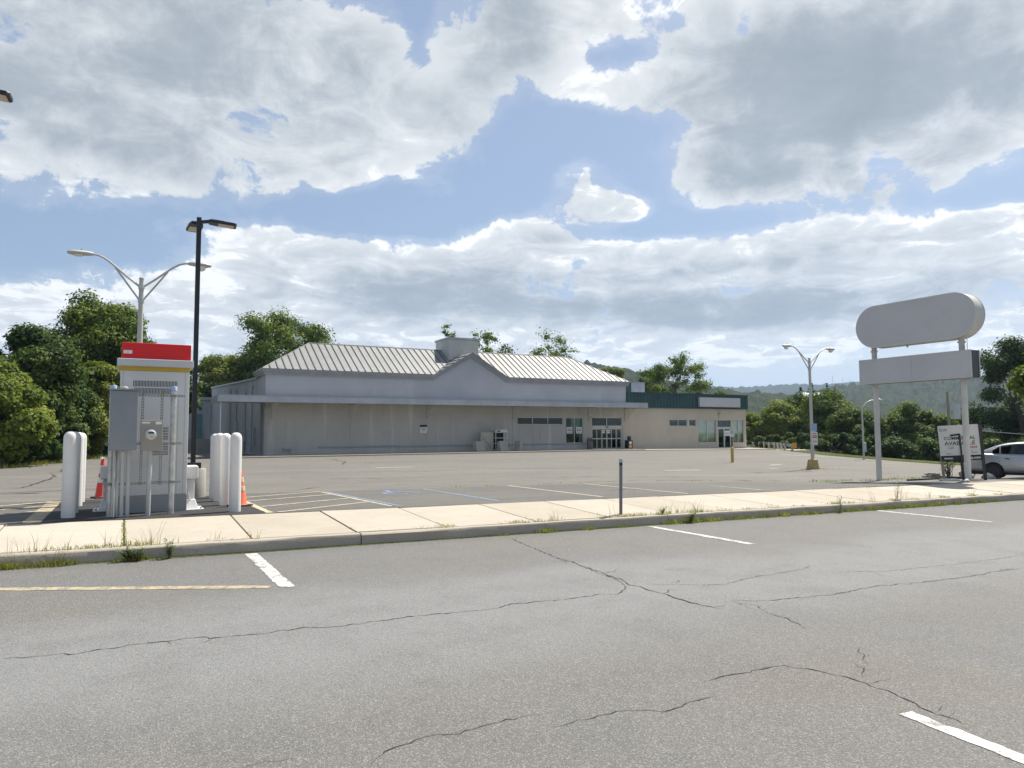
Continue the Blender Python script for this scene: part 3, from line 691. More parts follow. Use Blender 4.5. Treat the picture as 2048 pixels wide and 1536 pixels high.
# windows and sliding doors
w1 = window(store, hw1, 3); w2 = window(store, hw2, 2)
dr = frame_bars('sliding_door', hd, YB+.05, store, w=.08, trans=(ZatP(1213, 852.5, XatY(1213, YB), YB),))
zt = ZatP(1213, 852.5, XatY(1213, YB), YB)
mid = (hd[0]+hd[1])/2
wb(MB().box(hd[0]+.08, hd[1]-.08, YB+.02, YB+.16, zt-.22, zt+.06), 'header', M_alu, dr)
wb(MB().box(mid-.14, mid+.14, YB-.05, YB+.02, zt-.10, zt-.03), 'motion_sensor', M_blackp, dr)
for a, b in ((hd[0], mid), (mid, hd[1])): pane((a, b, zt, hd[3]), YB+.09, dr)
wb(MB().box(mid-.04, mid+.04, YB+.051, YB+.139, zt+.06, hd[3]-.08), 'mullion', M_alu, dr)
n = 6; lw = (hd[1]-hd[0]-.16)/n
for i in range(n):
    a = hd[0]+.08+i*lw; mbd = MB(); yq = YB+.07+(.05 if i in (1, 4) else 0); zb_, ztp = BASE+.03, zt-.22; zm = BASE+1.02
    mbd.box(a, a+.055, yq, yq+.04, zb_, ztp); mbd.box(a+lw-.055, a+lw, yq, yq+.04, zb_, ztp)
    mbd.box(a+.055, a+lw-.055, yq+.002, yq+.038, zb_, zb_+.12); mbd.box(a+.055, a+lw-.055, yq+.002, yq+.038, ztp-.08, ztp); mbd.box(a+.055, a+lw-.055, yq+.002, yq+.038, zm-.05, zm+.05)
    lf = wb(mbd, 'door_leaf', M_alu, dr)
    pane((a+.02, a+lw-.02, zb_+.08, zm), yq+.014, lf); pane((a+.02, a+lw-.02, zm, ztp-.04), yq+.014, lf)
# dim room behind the glass
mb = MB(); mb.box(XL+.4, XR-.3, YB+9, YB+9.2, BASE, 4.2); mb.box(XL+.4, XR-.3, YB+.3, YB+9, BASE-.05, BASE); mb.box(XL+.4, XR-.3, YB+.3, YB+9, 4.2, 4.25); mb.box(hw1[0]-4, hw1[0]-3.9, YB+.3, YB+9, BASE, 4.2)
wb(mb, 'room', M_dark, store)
mb = MB()
for i in range(4):
    x = hw2[0]+.3+i*1.9; mb.box(x, x+1.2, YB+3.0, YB+3.6, BASE, BASE+1.5+.3*(i % 2)); 
wb(mb, 'shelving', simple('dim_shelving', (.16, .17, .14), .8, .3, 3), store)
# upper wall with the gable
CT = 6.46; GX, GZ, GL, GRt = 25.4, 8.43, 22.0, 28.8
mb = MB(); yu = YB-.02
poly = [(XL, yu, 4.3), (XR, yu, 4.3), (XR, yu, CT-.1), (GRt, yu, CT-.1), (GX, yu, GZ-.12), (GL, yu, CT-.1), (XL, yu, CT-.1)]
mb.prism(poly, (0, .22, 0)); wb(mb, 'upper_wall', M_wallup, store)
mb = MB(); mb.box(XL+.004, XL+.25, YB+.2, 57.6, BASE-.4, CT-.1); wb(mb, 'upper_side_wall', M_wallside, store)
mb = MB(); mb.box(XR-.25, XR-.004, YB+.25, 57.6, 4.0, CT-.1); wb(mb, 'upper_end_wall', M_wallup, store)
# stepped cornice that follows the gable
for nm, out, z0, z1 in (('cornice', .16, -.36, -.20), ('cornice', .25, -.20, -.05), ('cornice', .33, -.05, .035)):
    path = [(XL-out, CT), (GL, CT), (GX, GZ), (GRt, CT), (XR+out, CT)]
    mb = MB()
    for (xa, za), (xb, zb2) in zip(path, path[1:]):
        mb.prism([(xa, yu-out, za+z0), (xb, yu-out, zb2+z0), (xb, yu-out, zb2+z1), (xa, yu-out, za+z1)], (0, out+.15, 0))
    mb.box(XL-out, XL+.1, yu+.15, 57.6, CT+z0, CT+z1)
    wb(mb, nm, M_corn, store)
# roof: deck plus individual standing-seam sheets
YE, YRG, ZR = YB-.32, 57.5, 9.0
sl_ = (ZR-CT-.04)/(YRG-YE)
def zroof(Y): return CT+.04+(Y-YE)*sl_
RL, RR = XL-.3+(YRG-YE), XR+.3-(YRG-YE)
mb = MB(); q = .05
yd = YB+.2; mb.add([(XL-.3+yd-YE, yd, zroof(yd)-q), (XR+.3-yd+YE, yd, zroof(yd)-q), (RR, YRG, ZR-q), (RL, YRG, ZR-q), (XL-.2, YRG+.2, CT), (XR+.2, YRG+.2, CT)],
       [(0, 1, 2, 3), (0, 3, 4), (1, 5, 2), (4, 3, 2, 5), (0, 4, 5, 1)])
roof = wb(mb, 'roof', M_trim, store)
gs = (GZ-CT)/(GX-GL)
def ylow(X):
    if GL < X < GRt: return YE+max(0, (GZ+.04-gs*abs(X-GX)) - (CT+.04))/sl_
    return YE
def yup(X): return min(YRG, YE+max(0, X-(XL-.3)), YE+max(0, (XR+.3)-X))
sp_ = .545; X = XL-.3; k = 0
while X < XR+.3-.01:
    x1 = min(X+sp_, XR+.3)
    brk = [X]+[b for b in (GL, GX, GRt, RL, RR) if X < b < x1]+[x1]
    lo = [(x, ylow(x)) for x in brk]; up = [(x, max(yup(x), ylow(x)+.001)) for x in brk]
    if max(u_[1]-l_[1] for u_, l_ in zip(up, lo)) > .03:
        P = [(x, y, zroof(y)) for x, y in lo]+[(x, y, zroof(y)) for x, y in reversed(up)]
        mb = MB(); mb.prism([(a, b, c+.006) for a, b, c in P], (0, -.010, .022))
        pn = wb(mb, 'roof_sheet', M_roofpan, roof)
        if up[0][1]-lo[0][1] > .05:
            a = (X, lo[0][1]+.01, zroof(lo[0][1])+.03); b = (X, up[0][1]-.01, zroof(up[0][1])+.03)
            mb = MB(); mb.prism([(a[0]-.032, a[1], a[2]-.02), (a[0]+.032, a[1], a[2]-.02), (a[0]+.032, a[1]-.02, a[2]+.06), (a[0]-.032, a[1]-.02, a[2]+.06)], (0, b[1]-a[1], b[2]-a[2]))
            wb(mb, 'seam', M_seam, pn)
    X += sp_
# left end slope sheets
Y = YE
while Y < YRG:
    y1 = min(Y+sp_, YRG+.2); hx = lambda yy: XL-.3+max(0.0, min(yy, YRG)-YE)
    zz = lambda x: CT+.04+(x-(XL-.3))*sl_
    P = [(XL-.3, Y, zz(XL-.3)), (XL-.3, y1, zz(XL-.3)), (hx(y1), y1, zz(hx(y1))), (hx(Y)+.001, Y, zz(hx(Y)))]
    wb(MB().prism([(a, b, c+.006) for a, b, c in P], (-.01, 0, .022)), 'roof_sheet', M_roofpan, roof); Y += sp_
# ridge and hip caps
mb = MB(); mb.tube([(RL, YRG, ZR+.03), (RR, YRG, ZR+.03)], .07, 6); mb.tube([(XL-.3, YE, CT+.06), (RL, YRG, ZR+.03)], .06, 6); mb.tube([(XR+.3, YE, CT+.06), (RR, YRG, ZR+.03)], .06, 6)
wb(mb, 'ridge_cap', M_roofpan, roof)
mb = MB(); yv = YE+(GZ-CT)/sl_
for sx, xe in ((-1, GL), (1, GRt)):
    mb.add([(xe, YE-.06, CT+.05), (GX, YE-.06, GZ+.05), (GX, yv, GZ+.05), (xe, YE, CT+.05)], [(0, 1, 2, 3)] if sx < 0 else [(3, 2, 1, 0)])
gr_ = wb(mb, 'gable_roof', M_roofpan, roof)
for sx in (-1, 1):
    for i in range(1, 6):
        t = i/6; x = GX+sx*(GX-GL)*t; z = GZ+(CT-GZ)*t+.07
        wb(MB().box(x-.02, x+.02, YE-.05, ylow(x), z-.03, z+.03), 'seam', M_seam, gr_)
# cupola with lap siding
CX0, CX1, CY0, CY1, CZ = 24.4, 27.16, 55.8, 58.7, 10.0
cup = wb(MB().box(CX0, CX1, CY0, CY1, 7.2, CZ-.1), 'cupola', M_siding, store)
z = 7.3
while z < CZ-.25:
    mb = MB()
    h = .155
    mb.prism([(CX0-.03, CY0-.001, z+h), (CX0-.03, CY0-.012, z+h), (CX0-.03, CY0-.035, z), (CX0-.03, CY0-.001, z)], (CX1-CX0+.06, 0, 0)); wb(mb, 'siding_board', M_siding, cup)
    mb = MB(); mb.prism([(CX0-.001, CY0, z+h), (CX0-.001, CY0, z), (CX0-.035, CY0, z), (CX0-.012, CY0, z+h)], (0, CY1-CY0, 0)); wb(mb, 'siding_board', M_siding, cup)
    z += h+.012
wb(MB().box(CX0-.10, CX1+.10, CY0-.10, CY1+.10, CZ-.14, CZ+.02), 'cupola_cap', M_trim, cup)
# canopy with its fascia, soffit, brackets and end post
CF, CXL, CXR = 51.3, 5.6, 42.3
mb = MB(); mb.box(CXL, CXR, CF, CF+.12, 3.98, 4.42); can = wb(mb, 'canopy', M_canopy, store)
mb = MB(); mb.box(CXL+.003, CXR-.003, CF+.12, YB-.022, 4.06, 4.36); mb.box(CXL+.004, XL-.003, YB-.022, YB+2.0, 4.065, 4.355); wb(mb, 'canopy_deck', M_soffit, can)
mb = MB(); mb.box(CXL-.06, CXL+.0, CF+.02, YB+2.0, 3.98, 4.41); mb.box(CXR, CXR+.05, CF+.02, YB-.03, 3.98, 4.41); wb(mb, 'end_fascia', M_canopy, can)
wb(MB().box(CXL-.02, CXR+.02, CF-.03, CF+.15, 4.421, 4.46), 'drip_edge', M_trim, can)
mb = MB(); mb.box(CXL+1, XR, YB-.5, YB-.023, 4.361, 4.52); wb(mb, 'flashing', M_trim, can)
wb(MB().tube([(CXL+.15, CF+.2, Zlot(CXL, CF)), (CXL+.15, CF+.2, 4.06)], .045, 8), 'canopy_post', M_polemet, store, smooth=True)
for px in (543.8, 701, 853.6, 1025, 1176.5, 1249.5):
    x = XatY(px, YB); mb = MB()
    mb.box(x-.03, x+.03, YB-.07, YB-.0235, 2.75, 4.04); mb.box(x-.028, x+.028, YB-1.95, YB-.07, 3.97, 4.045)
    mb.tube([(x, YB-.05, 2.95), (x, YB-1.7, 3.98)], .03, 6); wb(mb, 'bracket', M_polemet, store)
mb = MB()
for px in (660, 930, 1146): x = XatY(px, CF+.6); mb.box(x-.35, x+.35, CF+.5, CF+.75, 3.99, 4.058)
wb(mb, 'soffit_light', M_trim, can)
# long side wall running back, with pipes and boxes, and the lower rear block
mb = MB(); mb.prism([(XL+.001, 57.4, BASE-.5), (XL+.001, 57.4, 6.05), (8.5, 84.5, 6.9), (8.5, 84.5, BASE-.5)], (1.2, 0, 0)); wb(mb, 'rear_side_wall', M_wallside, store)
mb = MB(); mb.prism([(XL-.10, 57.4, 6.0), (XL-.10, 57.4, 6.14), (8.4, 84.6, 7.0), (8.4, 84.6, 6.84)], (1.5, 0, 0)); wb(mb, 'parapet_cap', M_trim, store)
wb(MB().box(XL+.6, XR-.3, 57.7, 84, 5.4, 5.6), 'flat_roof', M_trim, store)
for y, z0, z1, r_ in ((55.0, .3, 4.0, .05), (59.2, .4, 5.6, .06), (62.4, .3, 5.2, .09), (63.2, 1.6, 4.0, .03), (67.0, 2.2, 5.8, .07), (70.5, .3, 6.0, .06)):
    xw = XL - (y-57.4)*.0185 if y > 57.4 else XL
    wb(MB().tube([(xw-.08, y, z0), (xw-.08, y, z1)], r_, 8), 'wall_pipe', M_trim, store, smooth=True)
for y, z0, z1, d in ((66.6, 1.6, 2.9, .8), (62.0, 1.2, 2.1, .5), (57.9, .9, 2.3, .35)):
    xw = XL - max(0, y-57.4)*.0185; wb(MB().box(xw-.2, xw-.01, y-d/2, y+d/2, z0, z1), 'meter_box', M_trim, store)
wb(MB().tube([(XL-.05, YB-.06, 0.2), (XL-.05, YB-.06, 3.6), (XL+.05, YB-.08, 3.75), (XL+.35, YB-.08, 3.75)], .055, 8), 'downspout', M_trim, store, smooth=True)
# sprinkler inlet
x = XatY(575, YB); mb = MB(); mb.tube([(x+.25, YB-.12, BASE), (x+.25, YB-.12, BASE+.62)], .055, 8); mb.tube([(x+.25, YB-.12, BASE+.5), (x-.1, YB-.22, BASE+.5)], .06, 8); mb.tube([(x-.1, YB-.22, BASE+.5), (x-.3, YB-.35, BASE+.5)], .1, 8)
wb(mb, 'sprinkler_inlet', M_trim, store, smooth=True)

shed = thing('rear_annex', 'low blue-grey rear annex with teal door beside the loading bay', 'building', (6, 84, .17))
mb = MB(); mb.box(1.0, 8.45, 84.6, 92, -.4, 5.55); wb(mb, 'wall', M_wallside, shed)
wb(MB().box(.8, 8.6, 84.4, 92, 5.551, 5.85), 'roof_edge', M_trim, shed)
xa, xb = XatY(391, 84.5), XatY(404, 84.5); wb(MB().box(xa, xb, 84.5, 84.6, 1.35, 4.0), 'door', M_teal, shed)
wb(MB().box(xa-1.5, xb+.8, 83.3, 84.4, -.3, 1.33), 'loading_dock', M_conc, shed)
wb(MB().box(xa+.3, xa+.6, 84.42, 84.6, 4.5, 4.75), 'wall_lamp', M_black, shed)

# the tan shop at the right-hand end
shop = thing('tan_shop_building', 'tan block shop with dark green ribbed fascia adjoining the long grey store', 'building', (50, YB, -.0))
XS0, XS1 = XR+.004, XatY(1490.7, YB); SB = -.08
s1 = px_rect(1338, 1373.5, 839, 852.5); s2 = px_rect(1377.5, 1391.5, 839, 852.5); s3 = px_rect(1395, 1431.5, 839.5, 885.5); s4 = px_rect(1434, 1461.5, 839.5, 896); s4 = (s4[0], s4[1], SB+.08, s4[3]); s5 = px_rect(1464, 1486.5, 839.5, 885.5)
wb(wall_holes(XS0, XS1, SB-.5, 4.12, [s1, s2, s3, s4, s5], YB, .25), 'front_wall', M_walltan, shop)
wb(MB().box(XS1-.25, XS1-.004, YB+.25, 75, SB-.6, 4.12), 'end_wall', M_walltan, shop)
window(shop, s1, 2); window(shop, s2, 1); window(shop, s3, 2, gm=M_glassclear); window(shop, s5, 2, gm=M_glassclear)
ds = frame_bars('shop_door', s4, YB+.05, shop, w=.07)
zt = ZatP(1447, 855, XatY(1447, YB), YB); mid = (s4[0]+s4[1])/2
wb(MB().box(s4[0]+.07, s4[1]-.07, YB+.053, YB+.137, zt-.06, zt+.06), 'transom_bar', M_alu, ds); pane((s4[0], s4[1], zt, s4[3]), YB+.09, ds)
for a, b in ((s4[0]+.075, mid-.005), (mid+.005, s4[1]-.075)):
    mb = MB(); z0, z1 = s4[2]+.02, zt-.065; y = YB+.07
    mb.box(a, a+.08, y, y+.045, z0, z1); mb.box(b-.08, b, y, y+.045, z0, z1); mb.box(a+.08, b-.08, y+.002, y+.043, z0, z0+.18); mb.box(a+.08, b-.08, y+.002, y+.043, z1-.09, z1)
    lf = wb(mb, 'door_leaf', M_alu, ds); pane((a+.05, b-.05, z0+.1, z1-.05), y+.016, lf)
    hx_ = b-.13 if a < mid-.1 else a+.13; wb(MB().tube([(hx_, y-.05, z0+.85), (hx_, y-.05, z0+1.25)], .015, 6), 'handle', M_alu, lf)
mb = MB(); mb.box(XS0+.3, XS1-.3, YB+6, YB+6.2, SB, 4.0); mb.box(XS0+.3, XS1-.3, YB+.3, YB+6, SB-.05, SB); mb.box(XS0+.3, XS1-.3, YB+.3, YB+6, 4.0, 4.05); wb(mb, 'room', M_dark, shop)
def curtain(a, b, z0, z1, y):
    n = int((b-a)/.035); mb = MB(); vs = []
    for i in range(n+1):
        x = a+(b-a)*i/n; yy = y+.035*math.sin(i*1.15)+.02*math.sin(i*.37)
        vs += [(x, yy, z0), (x, yy, z1)]
    return mb.add(vs, [(2*i, 2*i+2, 2*i+3, 2*i+1) for i in range(n)])
for a, b, z0, z1 in (s3, s5): wb(curtain(a+.02, b-.02, z0-.05, z1+.05, YB+.30), 'curtain', M_curtain, shop, smooth=True)
FZ0, FZ1 = 4.105, 5.47
wb(MB().box(XS0, XS1+.10, YB-.16, YB+.3, FZ0, FZ1), 'fascia_backing', M_green, shop)
X = XS0+.002
while X < XS1+.08:
    x1 = min(X+.405, XS1+.10); mb = MB()
    mb.prism([(X, YB-.161, FZ0-.02), (X+.03, YB-.21, FZ0-.02), (X+.07, YB-.21, FZ0-.02), (X+.10, YB-.175, FZ0-.02), (x1-.002, YB-.175, FZ0-.02), (x1-.002, YB-.161, FZ0-.02)], (0, 0, FZ1-FZ0+.0))
    wb(mb, 'fascia_panel', M_green, shop); X += .405
wb(MB().box(XS0, XS1+.14, YB-.23, YB+.3, FZ1+.002, FZ1+.10), 'coping', M_green, shop)
wb(MB().box(XS1+.101, XS1+.14, YB-.2, 75, FZ0, FZ1), 'end_fascia', M_green, shop)
wb(MB().box(XS0, XS1, YB+.3, 75, 5.2, 5.35), 'flat_roof', M_trim, shop)
sx0, sx1, sz0, sz1 = px_rect(1397.5, 1479, 795.5, 814.5, YB-.3)
sgn = wb(MB().box(sx0, sx1, YB-.42, YB-.215, sz0, sz1), 'sign_box', M_trim, shop); wb(MB().box(sx0+.05, sx1-.05, YB-.435, YB-.4215, sz0+.05, sz1-.05), 'sign_face', M_signface, sgn)
x = XatY(1437, YB); mb = MB(); mb.box(x-.05, x+.05, YB-.06, YB-.002, 3.15, 3.7); mb.lathe([(.13, 0), (.15, .06), (.06, .2)], 10, (x, YB-.16, 3.55)); wb(mb, 'wall_lamp', M_soffit, shop, smooth=True)
ac = thing('rooftop_unit', 'boxy grey rooftop ventilation unit with dark green side on the tan shop roof', 'vent unit', (44, 56, 5.35))
xa, xb = XatY(1263, 56), XatY(1290, 56); za = ZatP(1275, 765.5, (xa+xb)/2, 56)
wb(MB().box(xa, xb, 56, 58, 5.36, za), 'casing', M_trim, ac, bevel=.03); wb(MB().box(XR+.5, xa-.003, 56.02, 57.9, 5.36, za-.02), 'green_side', M_green, ac); wb(MB().box(XR+.45, xb+.05, 55.95, 58.05, za+.002, za+.06), 'cap', M_trim, ac)

# raised walk along the shop fronts
apron = thing('store_walkway', None, None); tag(apron, kind='structure')
X = 6.0
while X < XS1-.5:
    x1 = min(X+2.9, XS1+.2); zz = lambda x, y: Zlot(x, 51)+.10
    y0 = 49.9; mb = MB(); P = [(X+.008, y0), (x1-.008, y0), (x1-.008, YB-.003), (X+.008, YB-.003)]
    if X < XL-1.2: P = [(X+.008, y0), (x1-.008, y0), (x1-.008, YB-1), (X+.008, YB-1)]
    t_ = [(a, b, zz(a, b)-(.03 if X > 39 else 0)) for a, b in P]
    mb.add(t_+[(a, b, c-.3) for a, b, c in t_], [(0,1,2,3), (7,6,5,4), (0,4,5,1), (1,5,6,2), (2,6,7,3), (3,7,4,0)])
    mb.build('slab', M_walk, apron, bevel=.015); X += 2.9
mb = MB(); P = [(XS1-.3, 47.2), (XS1+3.8, 47.6), (XS1+3.4, 52.0), (XS1+.21, 53.4), (XS1-.3, 49.88)]
mb.add([(a, b, Zlot(a, b)+.012) for a, b in P], [(0, 1, 2, 3, 4)]); mb.build('ramp', M_walk, apron)

# ================================================================== KIOSK AND WHAT STANDS ROUND IT
KX0, KX1, KY0, KY1 = -.07, 1.12, 15.22, 16.55
kz = Zlot(.5, 15.6)
kiosk = thing('atm_kiosk', 'tall white banking kiosk with red topper box, yellow stripe and louvred back panel', 'kiosk', (.52, 15.9, kz))
def KZ(py, px=300): return ZatP(px, py, XatY(px, KY0), KY0)
zc0, zc1, zr1, zy0 = KZ(734), KZ(719.5), KZ(686.5), KZ(741.5)
mbk = MB().box(KX0, KX1, KY0, KY1, kz+.32, zy0); body = wb(mbk, 'body', M_kwhite, kiosk, bevel=.012)
wb(MB().box(KX0-.006, KX1+.006, KY0-.006, KY1+.006, kz-.05, kz+.317), 'skirt', M_kgrey, kiosk, bevel=.01)
wb(MB().box(KX0-.008, KX1+.008, KY0-.008, KY1+.008, zy0+.002, zc0+.01), 'yellow_stripe', M_kyel, kiosk)
wb(MB().box(KX0-.06, KX1+.06, KY0-.16, KY1+.2, zc0, zc1), 'cap', M_kcap, kiosk, bevel=.012)
top = wb(MB().box(KX0+.01, KX1+.015, KY0-.05, KY1+.08, zc1+.002, zr1), 'topper_box', M_red, kiosk, bevel=.012)
for i in range(2): wb(MB().box(KX0+.04+i*.075, KX0+.11+i*.075, KY0-.058, KY0-.0505, zc1+.10, zc1+.165), 'rating_label', M_label, top)
wb(MB().box(KX0+.045, KX0+.05, KY0-.004, KY0+.002, kz+.33, zy0-.01), 'panel_seam', M_kgrey, body); wb(MB().box(KX1-.075, KX1-.07, KY0-.004, KY0+.002, kz+.33, zy0-.01), 'panel_seam', M_kgrey, body)
wb(MB().box(KX1-.19, KX1-.186, KY0-.004, KY0+.002, kz+.33, KZ(800)), 'panel_seam', M_kgrey, body)
slot = MB().box(0, .011, 0, .008, 0, 1).mesh('louvre_slot', M_print)
def louvres(px0, px1, n, pya, pyb, w=1.0):
    for i in range(n):
        x = XatY(px0+(px1-px0)*i/(n-1), KY0); o = link('louvre_slot', slot, body); z0, z1 = KZ(pyb), KZ(pya)
        o.location = (x-.0055, KY0-.0045, z0); o.scale = (w, 1, z1-z0)
louvres(265.5, 352, 30, 761.5, 773.5); louvres(268, 345, 27, 776, 787.5)
for pya, pyb in ((855, 858.5), (860.5, 864), (866, 869.5), (871.5, 875), (876.5, 879.5), (887, 890), (892, 895.5), (897, 900.5), (902.5, 905.5), (907, 910)):
    louvres(328, 337, 5, pya, pyb, .8)
for pya, pyb in ((902, 905), (907, 910)): louvres(306, 326, 10, pya, pyb, .8)

rack = thing('electrical_rack', 'galvanised strut rack with grey cabinet, electric meter and conduits behind the kiosk', 'utility rack', (.35, 14.72, Zlot(.35, 14.7)))
RY = 14.74
def RX(px): return XatY(px, RY)
def RZ(py, px=290): return ZatP(px, py, XatY(px, RY), RY)
gz = Zlot(.3, RY)
for px, pt in ((227, 776), (348.5, 778)):
    x = RX(px-2); p = wb(MB().tube([(x, RY, gz-.1), (x, RY, RZ(pt+5, px))], .052, 14), 'rack_post', M_galv, rack, smooth=True)
    wb(MB().lathe([(.058, 0), (.058, .07), (.05, .085)], 14, (x, RY, RZ(pt+4, px))), 'post_cap', M_blue, p, smooth=True)
def strut(a, b, name='strut'):
    a, b = Vector(a), Vector(b); d = (b-a).normalized(); n_ = int((b-a).length/.05); mb = MB(); s = .021
    ax = Vector((0, 0, 1)) if abs(d.z) < .5 else Vector((1, 0, 0)); Y_ = Vector((0, 1, 0))
    def bar(o, w, t0, t1, dep0, dep1):
        P = [a+d*t0+ax*(o-w)+Y_*dep0, a+d*t1+ax*(o-w)+Y_*dep0, a+d*t1+ax*(o+w)+Y_*dep0, a+d*t0+ax*(o+w)+Y_*dep0]; mb.prism(P, Y_*(dep1-dep0))
    Ln = (b-a).length
    bar(-s+.006, .006, 0, Ln, 0, .004); bar(s-.006, .006, 0, Ln, 0, .004)       # slotted face: two rails and webs between slots
    for i in range(n_+1): t = i*Ln/max(1, n_); bar(0, s-.0125, max(0, t-.011), min(Ln, t+.011), 0.0005, .004)
    bar(-s+.002, .002, 0, Ln, .004, .04); bar(s-.002, .002, 0, Ln, .004, .04)
    return wb(mb, name, M_strut, rack)
for (pa, ya), (pb, yb_) in (((215, 789), (368, 792.5)), ((212, 887.5), (365, 886.5)), ((211, 968), (364, 961.5))):
    strut((RX(pa), RY-.075, RZ(ya, pa)), (RX(pb), RY-.075, RZ(yb_, pb)))
for px in (284.5, 323): strut((RX(px), RY-.12, RZ(968, px)), (RX(px), RY-.12, RZ(782, px)))
for px in (243, 261): strut((RX(px), RY-.12, RZ(800, px)), (RX(px), RY-.12, RZ(778, px)))
cbx = (RX(220.5), RX(274.5)); cz0, cz1 = RZ(900, 248), RZ(783, 248)
cab = wb(MB().box(cbx[0], cbx[1], RY-.36, RY-.125, cz0, cz1), 'cabinet', M_cab, rack, bevel=.008)
wb(MB().box(cbx[0]-.012, cbx[1]+.012, RY-.385, RY-.10, cz1+.001, cz1+.028), 'rain_hood', M_cab, cab); wb(MB().box(cbx[0]+.012, cbx[1]-.012, RY-.366, RY-.3605, cz0+.015, cz1-.012), 'cabinet_door', M_cab, cab, bevel=.004)
wb(MB().box(cbx[1]+.001, cbx[1]+.018, RY-.30, RY-.24, cz0+.5, cz0+.56), 'latch', M_galv, cab)
wb(MB().lathe([(.06, 0), (.06, .03), (.03, .05)], 12, ((cbx[0]+cbx[1])/2, RY-.24, cz1+.029)), 'hub_plug', M_galv, cab, smooth=True)
mbx = (RX(281.5), RX(325)); mz0, mz1 = RZ(900.5, 304), RZ(841, 304)
met = wb(MB().box(mbx[0], mbx[1], RY-.27, RY-.125, mz0, mz1), 'meter_box', M_meter, rack, bevel=.008)
mc = Vector(((mbx[0]+mbx[1])/2-.01, RY-.271, (mz0+mz1)/2+.02))
def disc(name, prof, mat, parent, c=mc, k=24):     # lathe about the -Y axis
    mb = MB(); vs = []
    for r_, dp in prof:
        for j in range(k): t = 2*math.pi*j/k; vs.append((c.x+r_*math.cos(t), c.y-dp, c.z+r_*math.sin(t)))
    n_ = len(prof); fs = [(i*k+j, i*k+(j+1)%k, (i+1)*k+(j+1)%k, (i+1)*k+j) for i in range(n_-1) for j in range(k)]+[tuple((n_-1)*k+j for j in range(k))]
    return wb(mb.add(vs, fs), name, mat, parent, smooth=True)
disc('meter_ring', [(.100, 0), (.100, .02), (.085, .03), (.085, .012), (.0, .012)], M_galv, met)
disc('meter_dial', [(.082, .013), (.080, .085), (.06, .10), (.0, .10)], M_kcap, met)
wb(MB().box(mc.x-.045, mc.x+.045, mc.y-.108, mc.y-.1005, mc.z+.012, mc.z+.042), 'display', M_print, met); wb(MB().box(mc.x-.02, mc.x+.03, mc.y-.107, mc.y-.1005, mc.z-.05, mc.z-.035), 'display', M_printgrey, met)
wb(MB().box(mbx[0]+.02, mbx[0]+.15, RY-.274, RY-.2705, mz1-.06, mz1-.03), 'paper_label', M_label, met); wb(MB().box(mbx[1]-.12, mbx[1]-.02, RY-.274, RY-.2705, mz1-.075, mz1-.025), 'paper_label', M_label, met)
for px, r_, dy in ((231.5, .022, -.2), (236.5, .017, -.16), (240, .014, -.22), (248, .032, -.24), (259.5, .036, -.22)):
    x = RX(px); wb(MB().tube([(x+.005, RY+dy, gz-.05), (x, RY+dy, cz0+.01)], r_, 10), 'conduit', M_pvc, rack, smooth=True)
x = RX(248); wb(MB().tube([(x, RY-.24, cz0-.02), (x, RY-.24, cz0-.14)], [.048, .036], 10), 'coupling', M_pvc, rack, smooth=True)
x = RX(300.5); wb(MB().tube([(x, RY-.2, gz-.05), (x+.012, RY-.2, mz0+.01)], .040, 12), 'conduit', M_pvc, rack, smooth=True)

# bollards
BR = .110
bm = MB().lathe([(BR, -.1), (BR, 1.38), (BR*.96, 1.43), (BR*.82, 1.475), (BR*.55, 1.505), (BR*.25, 1.518)], 28).mesh('bollard', M_white, True, 60)
words = ['first from the sidewalk', 'second from the sidewalk', 'third from the sidewalk', 'farthest from the sidewalk']
for x, row, ys in ((-.80, 'in the row by the red traffic cone', (14.80, 15.72, 17.25, 18.30)), (1.93, 'in the row by the faded orange cone', (14.66, 16.15, 17.22, 18.15))):
    for w, y in zip(words, ys):
        o = link('bollard', bm, None, (x, y, Zlot(x, y)+rng.uniform(-.01, .015))); o.rotation_euler = (rng.uniform(-.006, .006), rng.uniform(-.006, .006), 0)
        tag(o, 'white round-topped bollard %s, %s' % (row, w), 'bollard', 'bollards guarding the kiosk')
# traffic cones
def cone(loc, lab, mc_, mr_, h, rz):
    t = thing('traffic_cone', lab, 'cone', loc, rz, 'traffic cones by the kiosk')
    mb = MB(); mb.box(-.19, .19, -.19, .19, 0, .035); mb.build('base', M_rubber, t, bevel=.015)
    R0, R1 = .135, .03; rr = lambda z: R0+(R1-R0)*(z-.03)/(h-.03)
    MB().lathe([(R0+.02, .036), (R0, .06), (rr(h), h), (R1-.012, h+.004)], 24).build('cone_body', mc_, t, smooth=True)
    for a, b in ((.40, .54), (.64, .84)) if h > .85 else ((.42, .55), (.66, .80)):
        MB().lathe([(rr(a*h)+.002, a*h), (rr(a*h)+.006, a*h+.004), (rr(b*h)+.006, b*h-.004), (rr(b*h)+.002, b*h)], 24).build('collar', mr_, t, smooth=True)
    return t
c1 = LOT(203, 996); cn = cone((c1[0], c1[1], Zlot(*c1)), 'bright red traffic cone with two white collars and a rag on its tip', M_coneR, M_refl, .90, .3)
mb = MB(); k = 9
for i in range(k): a = 2*math.pi*i/k; mb.tube([(0, 0, .90), (.045*math.cos(a), .045*math.sin(a), .915+.01*(i % 2)), (.05*math.cos(a), .05*math.sin(a), .90+.035*(i % 3))], [.016, .014, .006], 5)
mb.build('rag', M_paper, cn, smooth=True)
c2 = LOT(480, 1012); cone((c2[0], c2[1], Zlot(*c2)), 'faded orange traffic cone with aged tan collars beside the white bollards', M_coneO, M_reflold, .74, .5)
